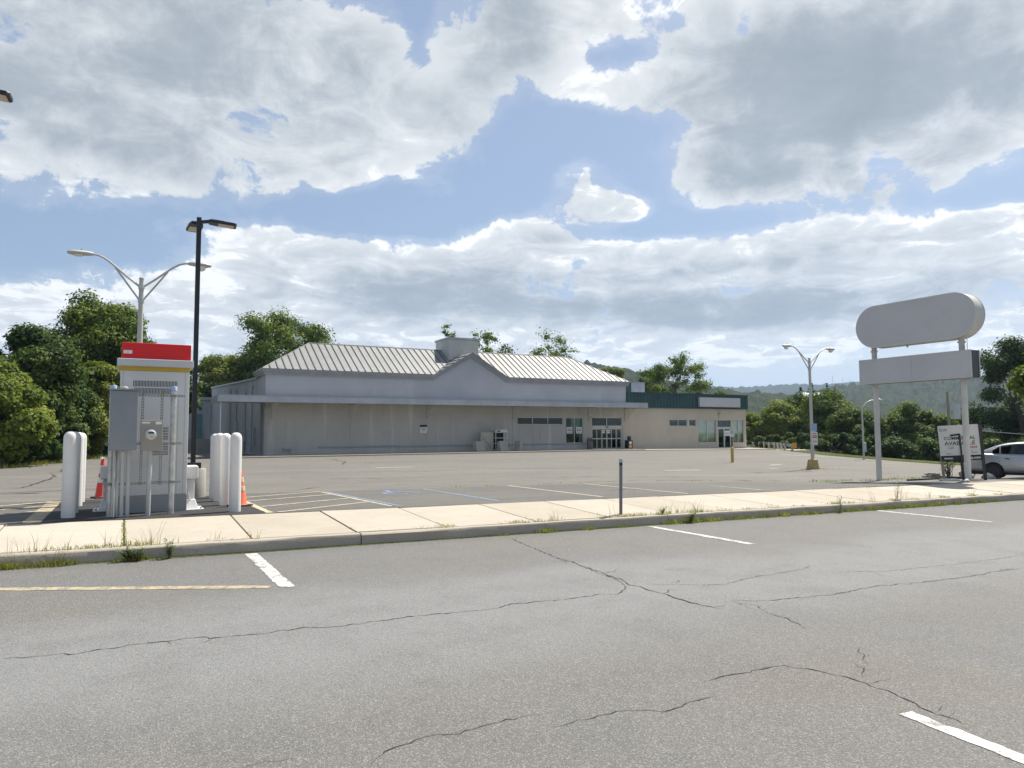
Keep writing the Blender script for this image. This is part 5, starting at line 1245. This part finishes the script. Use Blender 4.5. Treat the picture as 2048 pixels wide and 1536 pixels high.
wb(MB().box(x0-.004, x1+.004, yy-.26, yy+.41, zb_+1.53, zb_+1.76), 'header', M_alu, t); wb(MB().box(x0+.12, x0+.45, yy-.268, yy-.2605, zb_+1.6, zb_+1.7), 'print', M_print, t); wb(MB().box(x0+.05, x1-.05, yy+.39, yy+.40, zb_+.1, zb_+1.5), 'back_panel', M_dark, t)
# bin and news box
x = XatY(1178.5, 52.8); o = thing('litter_bin', 'round pebbled litter bin beside the sliding doors', 'bin', (x, 52.8, zb_))
MB().lathe([(.26, 0), (.28, .05), (.28, .82), (.26, .9), (.20, 1.0), (.1, 1.04)], 20).build('bin_body', M_bin, o, smooth=True); MB().box(-.12, .12, -.285, -.22, .72, .88).build('flap', M_black, o)
x = XatY(1256, 52.7); t = thing('news_box', 'black newspaper box with an orange card beside the shop doors', 'newspaper box', (x, 52.7, Zlot(x, 51)+.08), .1)
MB().box(-.30, .30, -.22, .22, 0, .82).build('cabinet', M_black, t, bevel=.02); MB().box(-.09, .16, -.16, .1, .822, 1.18).build('coin_head', M_black, t, bevel=.02)
MB().box(-.12, .14, -.232, -.2215, .45, .70).build('window_card', M_label, t); MB().box(-.16, .18, -.232, -.2215, .12, .36).build('orange_card', M_orange, t)
# wall notice and paper signs
def notice(name, rect, y, lab, header, lines):
    a, b, c, d = rect; t = thing(name, lab, 'sign', ((a+b)/2, y, c)); wb(MB().box(a, b, y-.012, y, c, d), 'plate', M_paper, t); w, h = b-a, d-c
    for f0, f1, u0, u1, m_ in lines: wb(MB().box(a+w*u0, a+w*u1, y-.0145, y-.0125, c+h*f0, c+h*f1), 'print', m_, t)
    return t
notice('wall_notice', px_rect(839.5, 853.3, 850, 866), YB-.03, 'white notice with a black header on the grey block wall', 1, [(.75, 1., 0, 1, M_print), (.82, .92, .2, .44, M_printwhite), (.82, .92, .5, .86, M_printwhite), (.58, .64, .15, .85, M_printgrey), (.46, .53, .12, .88, M_printgrey), (.34, .40, .2, .8, M_printgrey), (.2, .26, .42, .58, M_printgrey)])
for i, (pa, pb, lab) in enumerate(((1133.5, 1145, 'white printed paper in the first pane of the tall shop window'), (1152.5, 1164, 'white printed paper in the second pane of the tall shop window'))):
    notice('paper_notice', px_rect(pa, pb, 854, 867), YB+.088, lab, 0, [(.38, .62, .15, .85, M_printgrey), (.72, .8, .1, .9, M_printgrey), (.15, .22, .1, .9, M_printgrey)])
for pa, pb, lab in ((1203.5, 1209.5, 'small white sheet taped to the sliding door left of its meeting stile'), (1214, 1220, 'small white sheet taped to the sliding door across its meeting stile')):
    o = notice('paper_notice', px_rect(pa, pb, 860, 866.5), YB+.065, lab.replace('left of', 'short of').replace('across', 'past'), 0, [(.4, .6, .15, .85, M_printgrey)])
notice('paper_notice', px_rect(1449, 1458.5, 861.5, 871.5), YB+.066, 'white printed sheet on the glass door of the tan shop', 0, [(.45, .62, .1, .9, M_printgrey), (.2, .28, .1, .9, M_printgrey)])
# guard rails
def guardrail(pts, lab, zfun, marker=False):
    t = thing('guard_rail', lab, 'guard rail', (pts[0][0], pts[0][1], zfun(*pts[0]))); P = []
    for a, b in zip(pts, pts[1:]):
        n = max(1, int(math.dist(a, b)/1.9)); P += [(a[0]+(b[0]-a[0])*i/n, a[1]+(b[1]-a[1])*i/n) for i in range(n)]
    P.append(pts[-1]); prof = [(0, .43), (.05, .46), (.05, .53), (.0, .57), (.0, .60), (.05, .64), (.05, .71), (0, .74)]; vs = []; k = len(prof)
    for i, p in enumerate(P):
        a, b = Vector(P[max(0, i-1)]), Vector(P[min(len(P)-1, i+1)]); d = (b-a).normalized(); n_ = Vector((d.y, -d.x))
        if n_.y > 0: n_ = -n_
        vs += [(p[0]+n_.x*o, p[1]+n_.y*o, zfun(*p)+h_) for o, h_ in prof]
        wb(MB().box(p[0]-.07, p[0]+.07, p[1]+.03, p[1]+.2, zfun(*p)-.6, zfun(*p)+.72), 'post', M_wood if not marker else M_galv, t)
    wb(MB().add(vs, [(i*k+j, i*k+j+1, (i+1)*k+j+1, (i+1)*k+j) for i in range(len(P)-1) for j in range(k-1)]), 'rail', M_galv, t, smooth=True)
    if marker: e = P[-1]; wb(MB().box(e[0]-.28, e[0]+.28, e[1]-.16, e[1]-.08, zfun(*e)+.35, zfun(*e)+.85), 'end_marker', M_orange, t)
guardrail([(67, 62), (61.5, 53.5), (57.3, 48.6), (55.0, 45.8)], 'steel guard rail with an orange end marker beyond the tan shop', Zterr, True)
guardrail([(-9, 43.5), (-6.4, 44.0), (-4.6, 46.5)], 'old guard rail sunk in the shade under the roadside trees', lambda a, b: Zlot(a, b)-.1)
# leaning utility pole, box and wires
ux, uy = 52.4, 29.9; uz = Zterr(ux, uy); ZT = ZatP(1892, 783, ux, uy)
t = thing('utility_pole', 'leaning wooden utility pole with a pale transformer can above the hedge', 'utility pole', (ux, uy, uz)); t.rotation_euler = (R(-2.0), R(2.2), 0)
MB().tube([(0, 0, -.3), (0, 0, ZT-uz)], [.12, .08], 10).build('pole', M_wood, t, smooth=True); tz = ZatP(1896, 823, ux, uy)-uz
MB().tube([(.38, -.3, tz-.55), (.38, -.3, tz+.55)], .28, 12).build('transformer', M_kcap, t, smooth=True); MB().box(.0, .38, -.2, -.05, tz-.1, tz+.1).build('bracket', M_galv, t)
zw = ZatP(1960, 866, 46, 22); o = MB().tube([(ux, uy, zw+.3), (50, 24, zw-.1), (48, 19, zw-.12), (46, 12, zw+.1), (44, 0, zw+.5)], .018, 5).build('overhead_wire', M_galv); tag(o, 'single pale cable strung past the silver car towards the leaning pole', 'cable')
# masts on the far ridge
for px, y0, y1, dd, lab in ((1667, 752, 772, 1000, 'tall thin mast on the nearer wooded crest'), (1687, 755, 768, 2500, 'slim aerial mast on the far ridge, left one of the pair'), (1700, 757, 766, 2500, 'short aerial mast on the far ridge beside a taller one')):
    u = (px-1024)/F; X, Y = dd*(math.sin(YAW)+u*math.cos(YAW)), dd*(math.cos(YAW)-u*math.sin(YAW)); za, zb2 = ZatP(px, y1, X, Y), ZatP(px, y0, X, Y)
    o = MB().tube([(0, 0, -15), (0, 0, zb2-za)], [.35*dd/1000, .2*dd/1000], 5).build('radio_mast', M_galv, None, loc=(X, Y, za)); tag(o, lab.replace(', left one of the pair', ' beside a shorter one'), 'mast')
# white house among the trees of the mid hill
def far_house(px, py, d, w, lab):
    u = (px-1024)/F; X, Y = d*(math.sin(YAW)+u*math.cos(YAW)), d*(math.cos(YAW)-u*math.sin(YAW)); z = ZatP(px, py, X, Y)
    t = thing('far_house', lab, 'house', (X, Y, z-6), -.6); MB().box(-w/2, w/2, -4, 4, -3, 6).build('wall', M_paper, t)
    MB().prism([(-w/2-.4, -4.5, 6.002), (-w/2-.4, 4.5, 6.002), (-w/2-.4, 0, 9.2)], (w+.8, 0, 0)).build('roof', M_trim, t)
    for i in range(3): MB().box(-w/2+1.5+i*w*.3, -w/2+2.8+i*w*.3, -4.06, -4.0, 2, 4).build('window', M_dark, t)
far_house(1622, 795, 470, 11, 'white gabled house half hidden in the woods of the lower hill'); far_house(1640, 799, 450, 8, 'smaller pale house just downhill of the gabled one')

# ================================================================== TREES
def crown_mesh(name, clumps, lpc, ls, mat, r_, fuzz=.12):
    """clumps: list of (centre, radius, flatten); leaf-sized rhombs spread through each clump"""
    Cn = np.array([c for c, _, _ in clumps]); Rd = np.array([q for _, q, _ in clumps]); Fl = np.array([f for _, _, f in clumps])
    cnt = np.maximum(20, (lpc*(Rd/Rd.mean())**2)).astype(int); idx = np.repeat(np.arange(len(clumps)), cnt); n = len(idx)
    d = r_.normal(size=(n, 3)); d /= np.linalg.norm(d, axis=1)[:, None]
    rad = r_.uniform(size=n)**.42*(1+fuzz*r_.normal(size=n).clip(-2.5, 3.2))
    p = Cn[idx]+d*(rad*Rd[idx])[:, None]*np.stack([np.ones(n), np.ones(n), Fl[idx]], 1)
    nm = d*.85+np.array([0, 0, .45])+r_.normal(size=(n, 3))*.42; nm /= np.linalg.norm(nm, axis=1)[:, None]
    a = np.cross(nm, r_.normal(size=(n, 3))); a /= np.linalg.norm(a, axis=1)[:, None]; b = np.cross(nm, a)
    s = ls*r_.uniform(.6, 1.35, size=n)[:, None]
    V = np.stack([p+a*s*.62, p+b*s*.36+nm*s*.08, p-a*s*.62-nm*s*.14, p-b*s*.36+nm*s*.08], 1).reshape(-1, 3)
    Q = np.arange(n*4).reshape(-1, 4)
    clt = r_.uniform(0, 1, len(clumps)); T = (.55*clt[idx]+.45*r_.uniform(size=n)).clip(0, 1)
    return np_mesh(name, V, Q, mat, T)
def tree(lab, x, y, z, h, rx, ry, zlow, ncl, lpc, ls, mat, seed, name='broadleaf_tree', group=None, trunk=.22, bark=None, cr=(.20, .34), spars=0.0, flat=.75, lean=(0, 0), shape=1.0, fuzz=.14):
    r_ = np.random.default_rng(seed); t = thing(name, lab, 'tree', (x, y, z), 0, group)
    cz = (zlow+h)/2; rz = (h-zlow)/2; cl = []; tries = 0
    while len(cl) < ncl and tries < ncl*40:
        tries += 1
        d = r_.normal(size=3); d /= np.linalg.norm(d); rr = r_.uniform(.35 if not spars else .55, 1.0)**.6
        lump = 1+.34*mnoise.noise(Vector(d*1.6)+Vector((seed*3.7, 0, 0)))+.16*mnoise.noise(Vector(d*4.1)+Vector((0, seed*1.9, 0))); rr *= lump
        wz = 1-.28*max(0, d[2])*shape if d[2] > 0 else 1-.18*abs(d[2])
        rc = r_.uniform(*cr)*min(rx, ry, rz*1.2)
        c = np.array([d[0]*rr*(rx-rc*.7)*wz+lean[0]*d[2], d[1]*rr*(ry-rc*.7)*wz+lean[1]*d[2], cz+d[2]*rr*(rz-rc*.5)])
        if spars and any(np.linalg.norm(c-q[0]) < rc*spars for q in cl): continue
        cl.append((c, rc, flat*r_.uniform(.75, 1.2)))
    link('crown', crown_mesh('crown', cl, lpc, ls, mat, r_, fuzz), t)
    mb = MB(); top = np.array([lean[0]*.4, lean[1]*.4, zlow+(h-zlow)*.62]); wob = r_.normal(size=(4, 2))*.10*rx*.3
    pts = [(0, 0, -.4)]+[(wob[i][0]+top[0]*(i+1)/4, wob[i][1]+top[1]*(i+1)/4, top[2]*(i+1)/4) for i in range(4)]
    mb.tube(pts, [trunk*1.25, trunk, trunk*.8, trunk*.6, trunk*.35], 9)
    order = sorted(range(len(cl)), key=lambda i: -cl[i][1])[:min(len(cl), 26)]
    for i in order:
        c = cl[i][0]; f = min(.92, max(.22, (c[2]-rz*.55)/top[2])); k = f*4; j = min(3, int(k)); q = k-j; s0 = Vector(pts[j])*(1-q)+Vector(pts[j+1])*q
        e = Vector(c); m1 = s0.lerp(e, .5)+Vector((r_.normal()*.12*rx*.3, r_.normal()*.12*rx*.3, -.06*h*r_.uniform(0, 1)))
        mb.tube([s0, m1, e], [trunk*.34, trunk*.2, trunk*.06], 5, cap=False)
    mb.build('trunk', bark or M_bark, t, smooth=True); return t
def P_(px, Y): return XatY(px, Y), Y
def top_h(px, py, X, Y, z): return ZatP(px, py, X, Y)-z
G1 = 'trees along the shaded lot edge'
def put(lab, px, Y, ptop, wpx, zlow, ncl, lpc, ls, mat, seed, z=None, **k):
    X = XatY(px, Y); D = X*math.sin(YAW)+Y*math.cos(YAW); z = (Zterr(X, Y) if z is None else z); h = top_h(px, ptop, X, Y, z); rx = wpx/2*D/F*1.18; lpc = int(lpc*1.65); ls *= .84
    return tree(lab, X, Y, z, h, rx, k.pop('ry', rx), zlow, ncl, lpc, ls, mat, seed, **k)
# the wood on the lot's shady side
put('broad tall maple, crown highest of the wood behind the kiosk', 190, 63, 572, 215, 1.6, 88, 470, .24, M_leafA, 11, group=G1, trunk=.3, shape=.8)
put('dark leafy tree with thin pale stems, between the tall maple and the low yellow-green bush', 55, 50, 640, 190, 1.0, 74, 420, .24, M_leafC, 12, group=G1, bark=M_barkpale)
put('low yellow-green tree drooping over the lot edge, clear of the kiosk', 5, 42.6, 730, 165, .1, 66, 520, .21, M_leafB, 13, group=G1, trunk=.14)
put('bright yellow-green young tree in front of the tall maple beside the kiosk', 188, 57.5, 702, 125, .1, 56, 520, .22, M_leafB, 14, group=G1, trunk=.14)
put('shaded dark tree filling the gap between the bright young tree and the low bush', 110, 55, 700, 170, .3, 60, 380, .25, M_leafC, 15, group=G1)
put('dark tree top showing at the far side of the pale twin-arm light', 262, 68, 632, 110, 1.5, 46, 400, .26, M_leafA, 16, group=G1)
put('dense dark tree at the outer end of the wood, past the low bush', -75, 47, 655, 190, .6, 60, 360, .25, M_leafC, 17, group=G1)
put('low dark thicket under the wood beside the old guard rail', 95, 49.5, 835, 140, -.1, 40, 420, .22, M_leafC, 18, name='thicket', group=G1, trunk=.08)
put('low dark thicket under the young tree, just behind the red cone', 222, 62, 835, 120, -.1, 36, 420, .24, M_leafC, 19, name='thicket', group=G1, trunk=.08)
put('low shaded thicket under the drooping yellow-green tree', 15, 44.5, 850, 150, -.1, 40, 420, .2, M_leafC, 20, name='thicket', group=G1, trunk=.08)
put('dark broadleaf tree seen past the black light pole beside the kiosk', 330, 72, 715, 120, 1, 40, 300, .32, M_leafC, 28, group=G1)
# behind the long store
G2 = 'trees behind the long store'
put('large open-crowned tree towering over the grey store roof end', 575, 98, 608, 215, 3, 90, 260, .36, M_leafA, 21, group=G2, trunk=.4, spars=.9, cr=(.14, .25), flat=.7, fuzz=.3)
put('bushy mid-green tree behind the rear annex', 440, 100, 700, 120, 1, 46, 400, .36, M_leafB, 22, group=G2, trunk=.3, spars=.6)
put('round dark tree tucked between the annex tree and the roof-end tree', 487, 104, 690, 110, 1, 46, 380, .36, M_leafC, 23, group=G2, trunk=.3)
put('small feathery treetop just above the store ridge', 715, 96, 684, 55, 4, 14, 260, .32, M_leafA, 24, group=G2, trunk=.2, spars=.8)
put('thin airy treetop peeking over the cupola', 898, 96, 648, 46, 8.0, 26, 42, .34, M_leafA, 25, group=G2, trunk=.16, spars=.8, cr=(.16, .30), flat=.7, fuzz=.55)
put('sparse spreading treetop beside the cupola', 975, 94, 651, 92, 7.8, 44, 46, .36, M_leafA, 26, group=G2, trunk=.2, spars=.7, cr=(.14, .28), flat=.7, fuzz=.55)
put('sparse treetop with bare twigs over the far half of the ridge', 1100, 94, 660, 105, 7.2, 50, 46, .36, M_leafA, 27, group=G2, trunk=.2, spars=.7, cr=(.14, .28), flat=.7, fuzz=.55)
put('rounded yellow-green tree at the hip end of the pale roof', 1225, 92, 718, 64, 4, 26, 420, .32, M_leafB, 29, group=G2, trunk=.22)
# behind the tan shop
G3 = 'trees behind the tan shop'
put('open spreading tree rising above the green fascia', 1352, 90, 708, 135, 4.4, 70, 150, .32, M_leafA, 31, group=G3, trunk=.26, spars=.9, cr=(.13, .24), flat=.7, fuzz=.35)
put('low yellow-green bush at the foot of the open spreading tree', 1310, 86, 770, 60, 2, 20, 320, .3, M_leafB, 32, group=G3)
put('round mid-green treetop just above the blank white shop sign', 1441, 92, 768, 66, 2, 24, 340, .3, M_leafA, 33, group=G3)
put('dark treetop between the rooftop unit and the spreading tree', 1292, 100, 742, 50, 4, 16, 320, .32, M_leafC, 34, group=G3)
# hedge of trees along the lot's far side
G4 = 'hedge of trees beyond the lot'
hd_ = [(1520, 64, 822, 100, M_leafB, 'sunlit yellow-green tree next to the tan shop corner'), (1565, 61, 800, 100, M_leafB, 'yellow-green tree behind the orange guard rail marker'), (1598, 62, 782, 95, M_leafA, 'mid-green tree standing just short of the yellow-based lot light'),
       (1655, 56, 775, 130, M_leafA, 'full rounded tree peaking behind the yellow-based lot light'), (1700, 50, 815, 95, M_leafA, 'lower bushy tree behind the slim single-arm light'), (1755, 48, 822, 100, M_leafC, 'dense dark bushy tree behind the thinner sign post'),
       (1805, 47, 806, 110, M_leafA, 'domed leafy tree seen below the long blank panel'), (1862, 45, 816, 100, M_leafA, 'leafy tree beside the leaning utility pole'), (1915, 44, 828, 95, M_leafB, 'soft yellow-green tree behind the commercial board'), (1952, 42, 842, 85, M_leafB, 'small yellow-green tree beside the tall dark end tree')]
for i, (px, Y, pt, w, m_, lab) in enumerate(hd_):
    X = XatY(px, Y); put(lab, px, Y, pt, w, .2, 72, 310, .27, m_, 41+i, group=G4, trunk=.16, z=Zterr(X, Y)+.0, shape=.6)
hd2 = [(1540, 58, 868, 90, 'shaded undergrowth below the guard rail'), (1610, 52, 862, 110, 'shaded undergrowth behind the yellow concrete base'), (1670, 47.5, 865, 110, 'shaded undergrowth beside the yellow-based light'), (1735, 44.5, 868, 110, 'shaded undergrowth at the slim light'), (1795, 42.5, 868, 110, 'shaded undergrowth behind the thin grass verge'),
       (1860, 40, 872, 110, 'shaded undergrowth below the utility pole'), (1925, 37.5, 875, 100, 'shaded undergrowth behind the estate board'), (1985, 35, 872, 110, 'shaded undergrowth behind the silver car boot'), (2050, 33, 870, 110, 'shaded undergrowth behind the silver car roof')]
for i, (px, Y, pt, w, lab) in enumerate(hd2):
    X = XatY(px, Y); put(lab, px, Y, pt, w, -.3, 30, 380, .24, M_leafC, 61+i, group='undergrowth beneath the hedge', name='thicket', trunk=.07, z=min(Zterr(X, Y), -.2))
put('tall dark tree with hanging branches at the open end of the hedge', 2035, 40, 664, 165, 1.0, 70, 420, .26, M_leafC, 81, group=G4, trunk=.26, spars=.5)
put('large tree beyond the tall dark one at the hedge end', 2140, 38, 610, 200, 1.0, 60, 380, .26, M_leafA, 82, group=G4, trunk=.3)
tree('street tree shading the sidewalk past the silver car', 36.6, 15.6, Zlot(36.6, 15.6), 6.8, 2.6, 2.6, 2.2, 40, 380, .22, M_leafA, 83, trunk=.16)
# two dark pines on the slope behind the hedge
def pine(lab, px, Y, ptop, wpx, seed):
    X = XatY(px, Y); D = X*math.sin(YAW)+Y*math.cos(YAW); z = Zterr(X, Y); h = top_h(px, ptop, X, Y, z); R0 = wpx/2*D/F; r_ = np.random.default_rng(seed); cl = []
    for i in range(90):
        f = i/89; zz = h*(.35+.64*f); rr = R0*(1-f)**.8*r_.uniform(.2, 1.25); a = i*2.4; cl.append((np.array([rr*math.cos(a), rr*math.sin(a), zz+r_.normal()*.25]), max(.22, R0*.30*(1-f*.75)), .4))
    t = thing('pine_tree', lab, 'tree', (X, Y, z), 0, 'pines behind the hedge'); link('crown', crown_mesh('crown', cl, 70, .34, M_leafD, r_), t)
    MB().tube([(0, 0, -.5), (0, 0, h*.97)], [.35, .06], 8).build('trunk', M_bark, t, smooth=True)
pine('ragged dark pine rising behind the twin-arm light pole', 1624, 120, 764, 62, 91); pine('narrow dark pine to the far side of the twin-arm light pole', 1655, 122, 767, 40, 92); pine('shorter dark pine short of the twin-arm light pole', 1602, 118, 774, 34, 93)

# ================================================================== WEEDS AND GRASS
def RD(px, py): return ROAD(px, py)
gut = []
for (px, n, h) in ((8, 70, .30), (30, 60, .28), (50, 55, .24), (100, 40, .30), (122, 60, .32), (140, 50, .24), (160, 30, .10), (262, 80, .20), (280, 90, .20), (1010, 60, .09), (1085, 50, .18), (1098, 60, .20), (1170, 60, .17), (1240, 50, .15), (1265, 30, .08),
                   (1330, 60, .2), (1350, 70, .24), (1372, 80, .26), (1392, 70, .24), (1415, 70, .22), (1430, 60, .2), (1460, 30, .18), (1475, 50, .2), (1492, 40, .2), (1520, 40, .2), (1535, 40, .2), (1562, 70, .26), (1590, 30, .16), (1605, 60, .22), (1625, 60, .22), (1665, 40, .2), (1690, 50, .22), (1710, 50, .22),
                   (1735, 60, .24), (1755, 60, .24), (1775, 70, .24), (1795, 70, .26), (1815, 70, .26), (1835, 70, .25), (1855, 60, .26), (1872, 60, .25), (1905, 50, .24), (1935, 60, .28), (1955, 50, .26), (1982, 25, .18)):
    X = XatY(px, CURB_Y-.03); gut.append((X, CURB_Y-.03, .16, n*1.6, h*(.5 if px < 300 else .66)))
for _ in range(120):
    X = rng.uniform(-3, 26); gut.append((X, CURB_Y-.02, .12, 9, .05))
gzf = lambda X, Y: Zroad(X)
blades('gutter_grass', gut, M_grass, lean=.7, w=.006, zf=gzf)
topg = []
for (px, n, h) in ((75, 25, .12), (130, 30, .18), (165, 25, .12), (185, 30, .10), (212, 40, .12), (250, 40, .14), (282, 60, .13), (300, 14, .3), (330, 10, .1), (445, 20, .08), (512, 20, .08), (745, 12, .07), (850, 20, .08), (890, 40, .1), (895, 30, .09), (1015, 20, .09), (1030, 20, .09), (1042, 50, .11), (1085, 30, .12), (1112, 10, .26),
                   (1205, 30, .1), (1240, 60, .12), (1252, 40, .14), (1272, 60, .14), (1300, 40, .12), (1322, 50, .16), (1328, 8, .34), (1358, 20, .18), (1385, 50, .14), (1392, 10, .34), (1405, 40, .1), (1440, 30, .08), (1490, 40, .09), (1540, 40, .08), (1590, 30, .08), (1665, 60, .14), (1690, 40, .12), (1780, 60, .12), (1820, 50, .1), (1880, 60, .12), (1935, 50, .12), (1985, 40, .1)):
    X = XatY(px, CURB_Y+.19); topg.append((X, CURB_Y+.19, .20, n*1.3, h*.6))
for xj in jx:
    if -4 < xj < 30:
        for q in range(3): topg.append((xj, CURB_Y+.25+q*.15+rng.uniform(0, .1), .03, 6, .05))
for q in range(16): topg.append((.06, CURB_Y+.2+q*.14, .035, 10, .05))
blades('sidewalk_grass', topg, M_grass, lean=.6, w=.005)
dry = [(XatY(px, CURB_Y+.2), CURB_Y+.2, .12, n, h) for px, n, h in ((95, 6, .34), (60, 8, .25), (225, 8, .3), (310, 10, .42), (360, 4, .2), (435, 6, .2), (520, 5, .2), (1110, 8, .34), (1225, 8, .34), (1330, 8, .4), (1388, 14, .4), (1355, 8, .3), (1670, 8, .3), (1740, 10, .4), (1788, 8, .8), (1800, 10, .4), (1850, 10, .34), (1935, 12, .4))]
dry += [(XatY(px, CURB_Y-.04), CURB_Y-.04, .12, n, h) for px, n, h in ((20, 20, .3), (45, 14, .24), (110, 16, .34), (150, 16, .3), (75, 12, .2), (310, 8, .2), (1460, 26, .24), (1525, 30, .22), (1720, 20, .24), (1745, 16, .2))]
blades('dry_stalks', dry, M_dry, lean=.5, w=.0035, seg=3)
edge = []
for _ in range(420):
    Y = rng.uniform(40, 84); X = xleft(Y)+rng.normal()*.5; edge.append((X, Y, .3, 5, .35))
for _ in range(900):
    Y = rng.uniform(20, 62); X = xright(Y)+rng.uniform(-.3, 3.2); edge.append((X, Y, .4, 9, .14))
for _ in range(60):
    X = rng.uniform(23, 31); edge.append((X, 18.6+rng.normal()*.3, .3, 6, .12))
for _ in range(40):
    X = rng.uniform(8, 26); edge.append((X, 18.9+rng.normal()*.15+.03*X, .25, 4, .06))
for _ in range(24): edge.append((32.46+rng.normal()*1.2, 25.6+rng.normal()*.25, .2, 5, .10))
for _ in range(40): edge.append((rng.uniform(12, 24), SW_BACK+.03, .1, 4, .05))
blades('lot_edge_grass', edge, M_grass, lean=.6, w=.012, zf=lambda X, Y: (Zlot(X, Y) if X < xright(Y) and X > xleft(Y) else Zterr(X, Y)))
vb = grid('grass_verge', np.linspace(0, 1, 6), np.linspace(19, 46, 20), lambda a, b: (xright(b)-.15+a*2.9, b, Zterr(xright(b)+a*2.9, b)+.085), M_field); tag(vb, kind='structure')
def weed(px, base_y, h, n, lab, spread=.6, mat=None, top=False):
    X = XatY(px, base_y); z = Zroad(X) if base_y < CURB_Y else Zsw(X, base_y); t = thing('weed_plant', lab, 'weed', (X, base_y, z), 0, 'weeds rooted along the kerb'); r_ = np.random.default_rng(int(px))
    V, Q, T = [], [], []; mb = MB()
    for s in range(n):
        a = r_.uniform(0, 6.28); L_ = h*r_.uniform(.55, 1.05); q = spread*L_*r_.uniform(.15, 1); e = Vector((q*math.cos(a), -abs(q*math.sin(a))*.8, L_*.95)); mb.tube([(0, 0, -.02), tuple(e*.5+Vector((0, 0, .03*h))), tuple(e)], [.004, .003, .0015], 4)
        for k in range(9):
            f = .25+.75*k/8; c = np.array(e)*f; la = r_.uniform(0, 6.28); ln = .055*r_.uniform(.7, 1.3)*(h/.25)**.5; d = np.array([math.cos(la), math.sin(la), .35]); d /= np.linalg.norm(d); w = np.cross(d, [0, 0, 1]); w /= np.linalg.norm(w); o = len(V)
            V += [c, c+d*ln*.5+w*ln*.2, c+d*ln, c+d*ln*.5-w*ln*.2]; Q.append((o, o+1, o+2, o+3)); T.append(r_.uniform())
    mb.build('stem', M_bark, t); link('leaves', np_mesh('leaves', np.array(V), np.array(Q), mat or M_weed, np.array(T)), t)
weed(347, CURB_Y-.06, .30, 12, 'upright leafy weed by itself in the gutter', .45); weed(268, CURB_Y-.06, .20, 26, 'dense round weed at the open kerb joint', 1.0); weed(285, CURB_Y-.08, .17, 16, 'low spreading weed just past the open kerb joint', 1.2)
weed(1375, CURB_Y-.07, .26, 18, 'leafy weed in the thick grass clump past the pipe post', .7); weed(1672, CURB_Y-.05, .42, 5, 'tall thin two-stemmed weed against the kerb', .3); weed(1786, CURB_Y+.22, .7, 3, 'tall wispy weed on the sidewalk below the pylon sign', .3); weed(1320, CURB_Y+.2, .16, 10, 'small leafy weed on the kerb edge past the pipe post', .8)
# vines on the brush clump
bx_, by_ = bxp; cl = [(np.array([rng.normal()*.16, rng.normal()*.16, rng.uniform(.1, .95)]), .14, 1.1) for _ in range(9)]
link('leaves', crown_mesh('leaves', cl, 22, .06, M_leafC, rng), br)

# ================================================================== AIR
hz_ = MB().box(-2300, 4600, -1500, 4600, -40, 420).build('haze', None); tag(hz_, kind='stuff')
mh = bpy.data.materials.new('summer_haze'); mh.use_nodes = True; nt = mh.node_tree; nt.nodes.clear()
ou = nt.nodes.new('ShaderNodeOutputMaterial'); pv_ = nt.nodes.new('ShaderNodeVolumePrincipled'); nt.links.new(pv_.outputs[0], ou.inputs['Volume'])
pv_.inputs['Color'].default_value = (.50, .70, 1.0, 1); pv_.inputs['Density'].default_value = .00015; pv_.inputs['Anisotropy'].default_value = .2
hz_.data.materials.append(mh); hz_.display_type = 'WIRE'
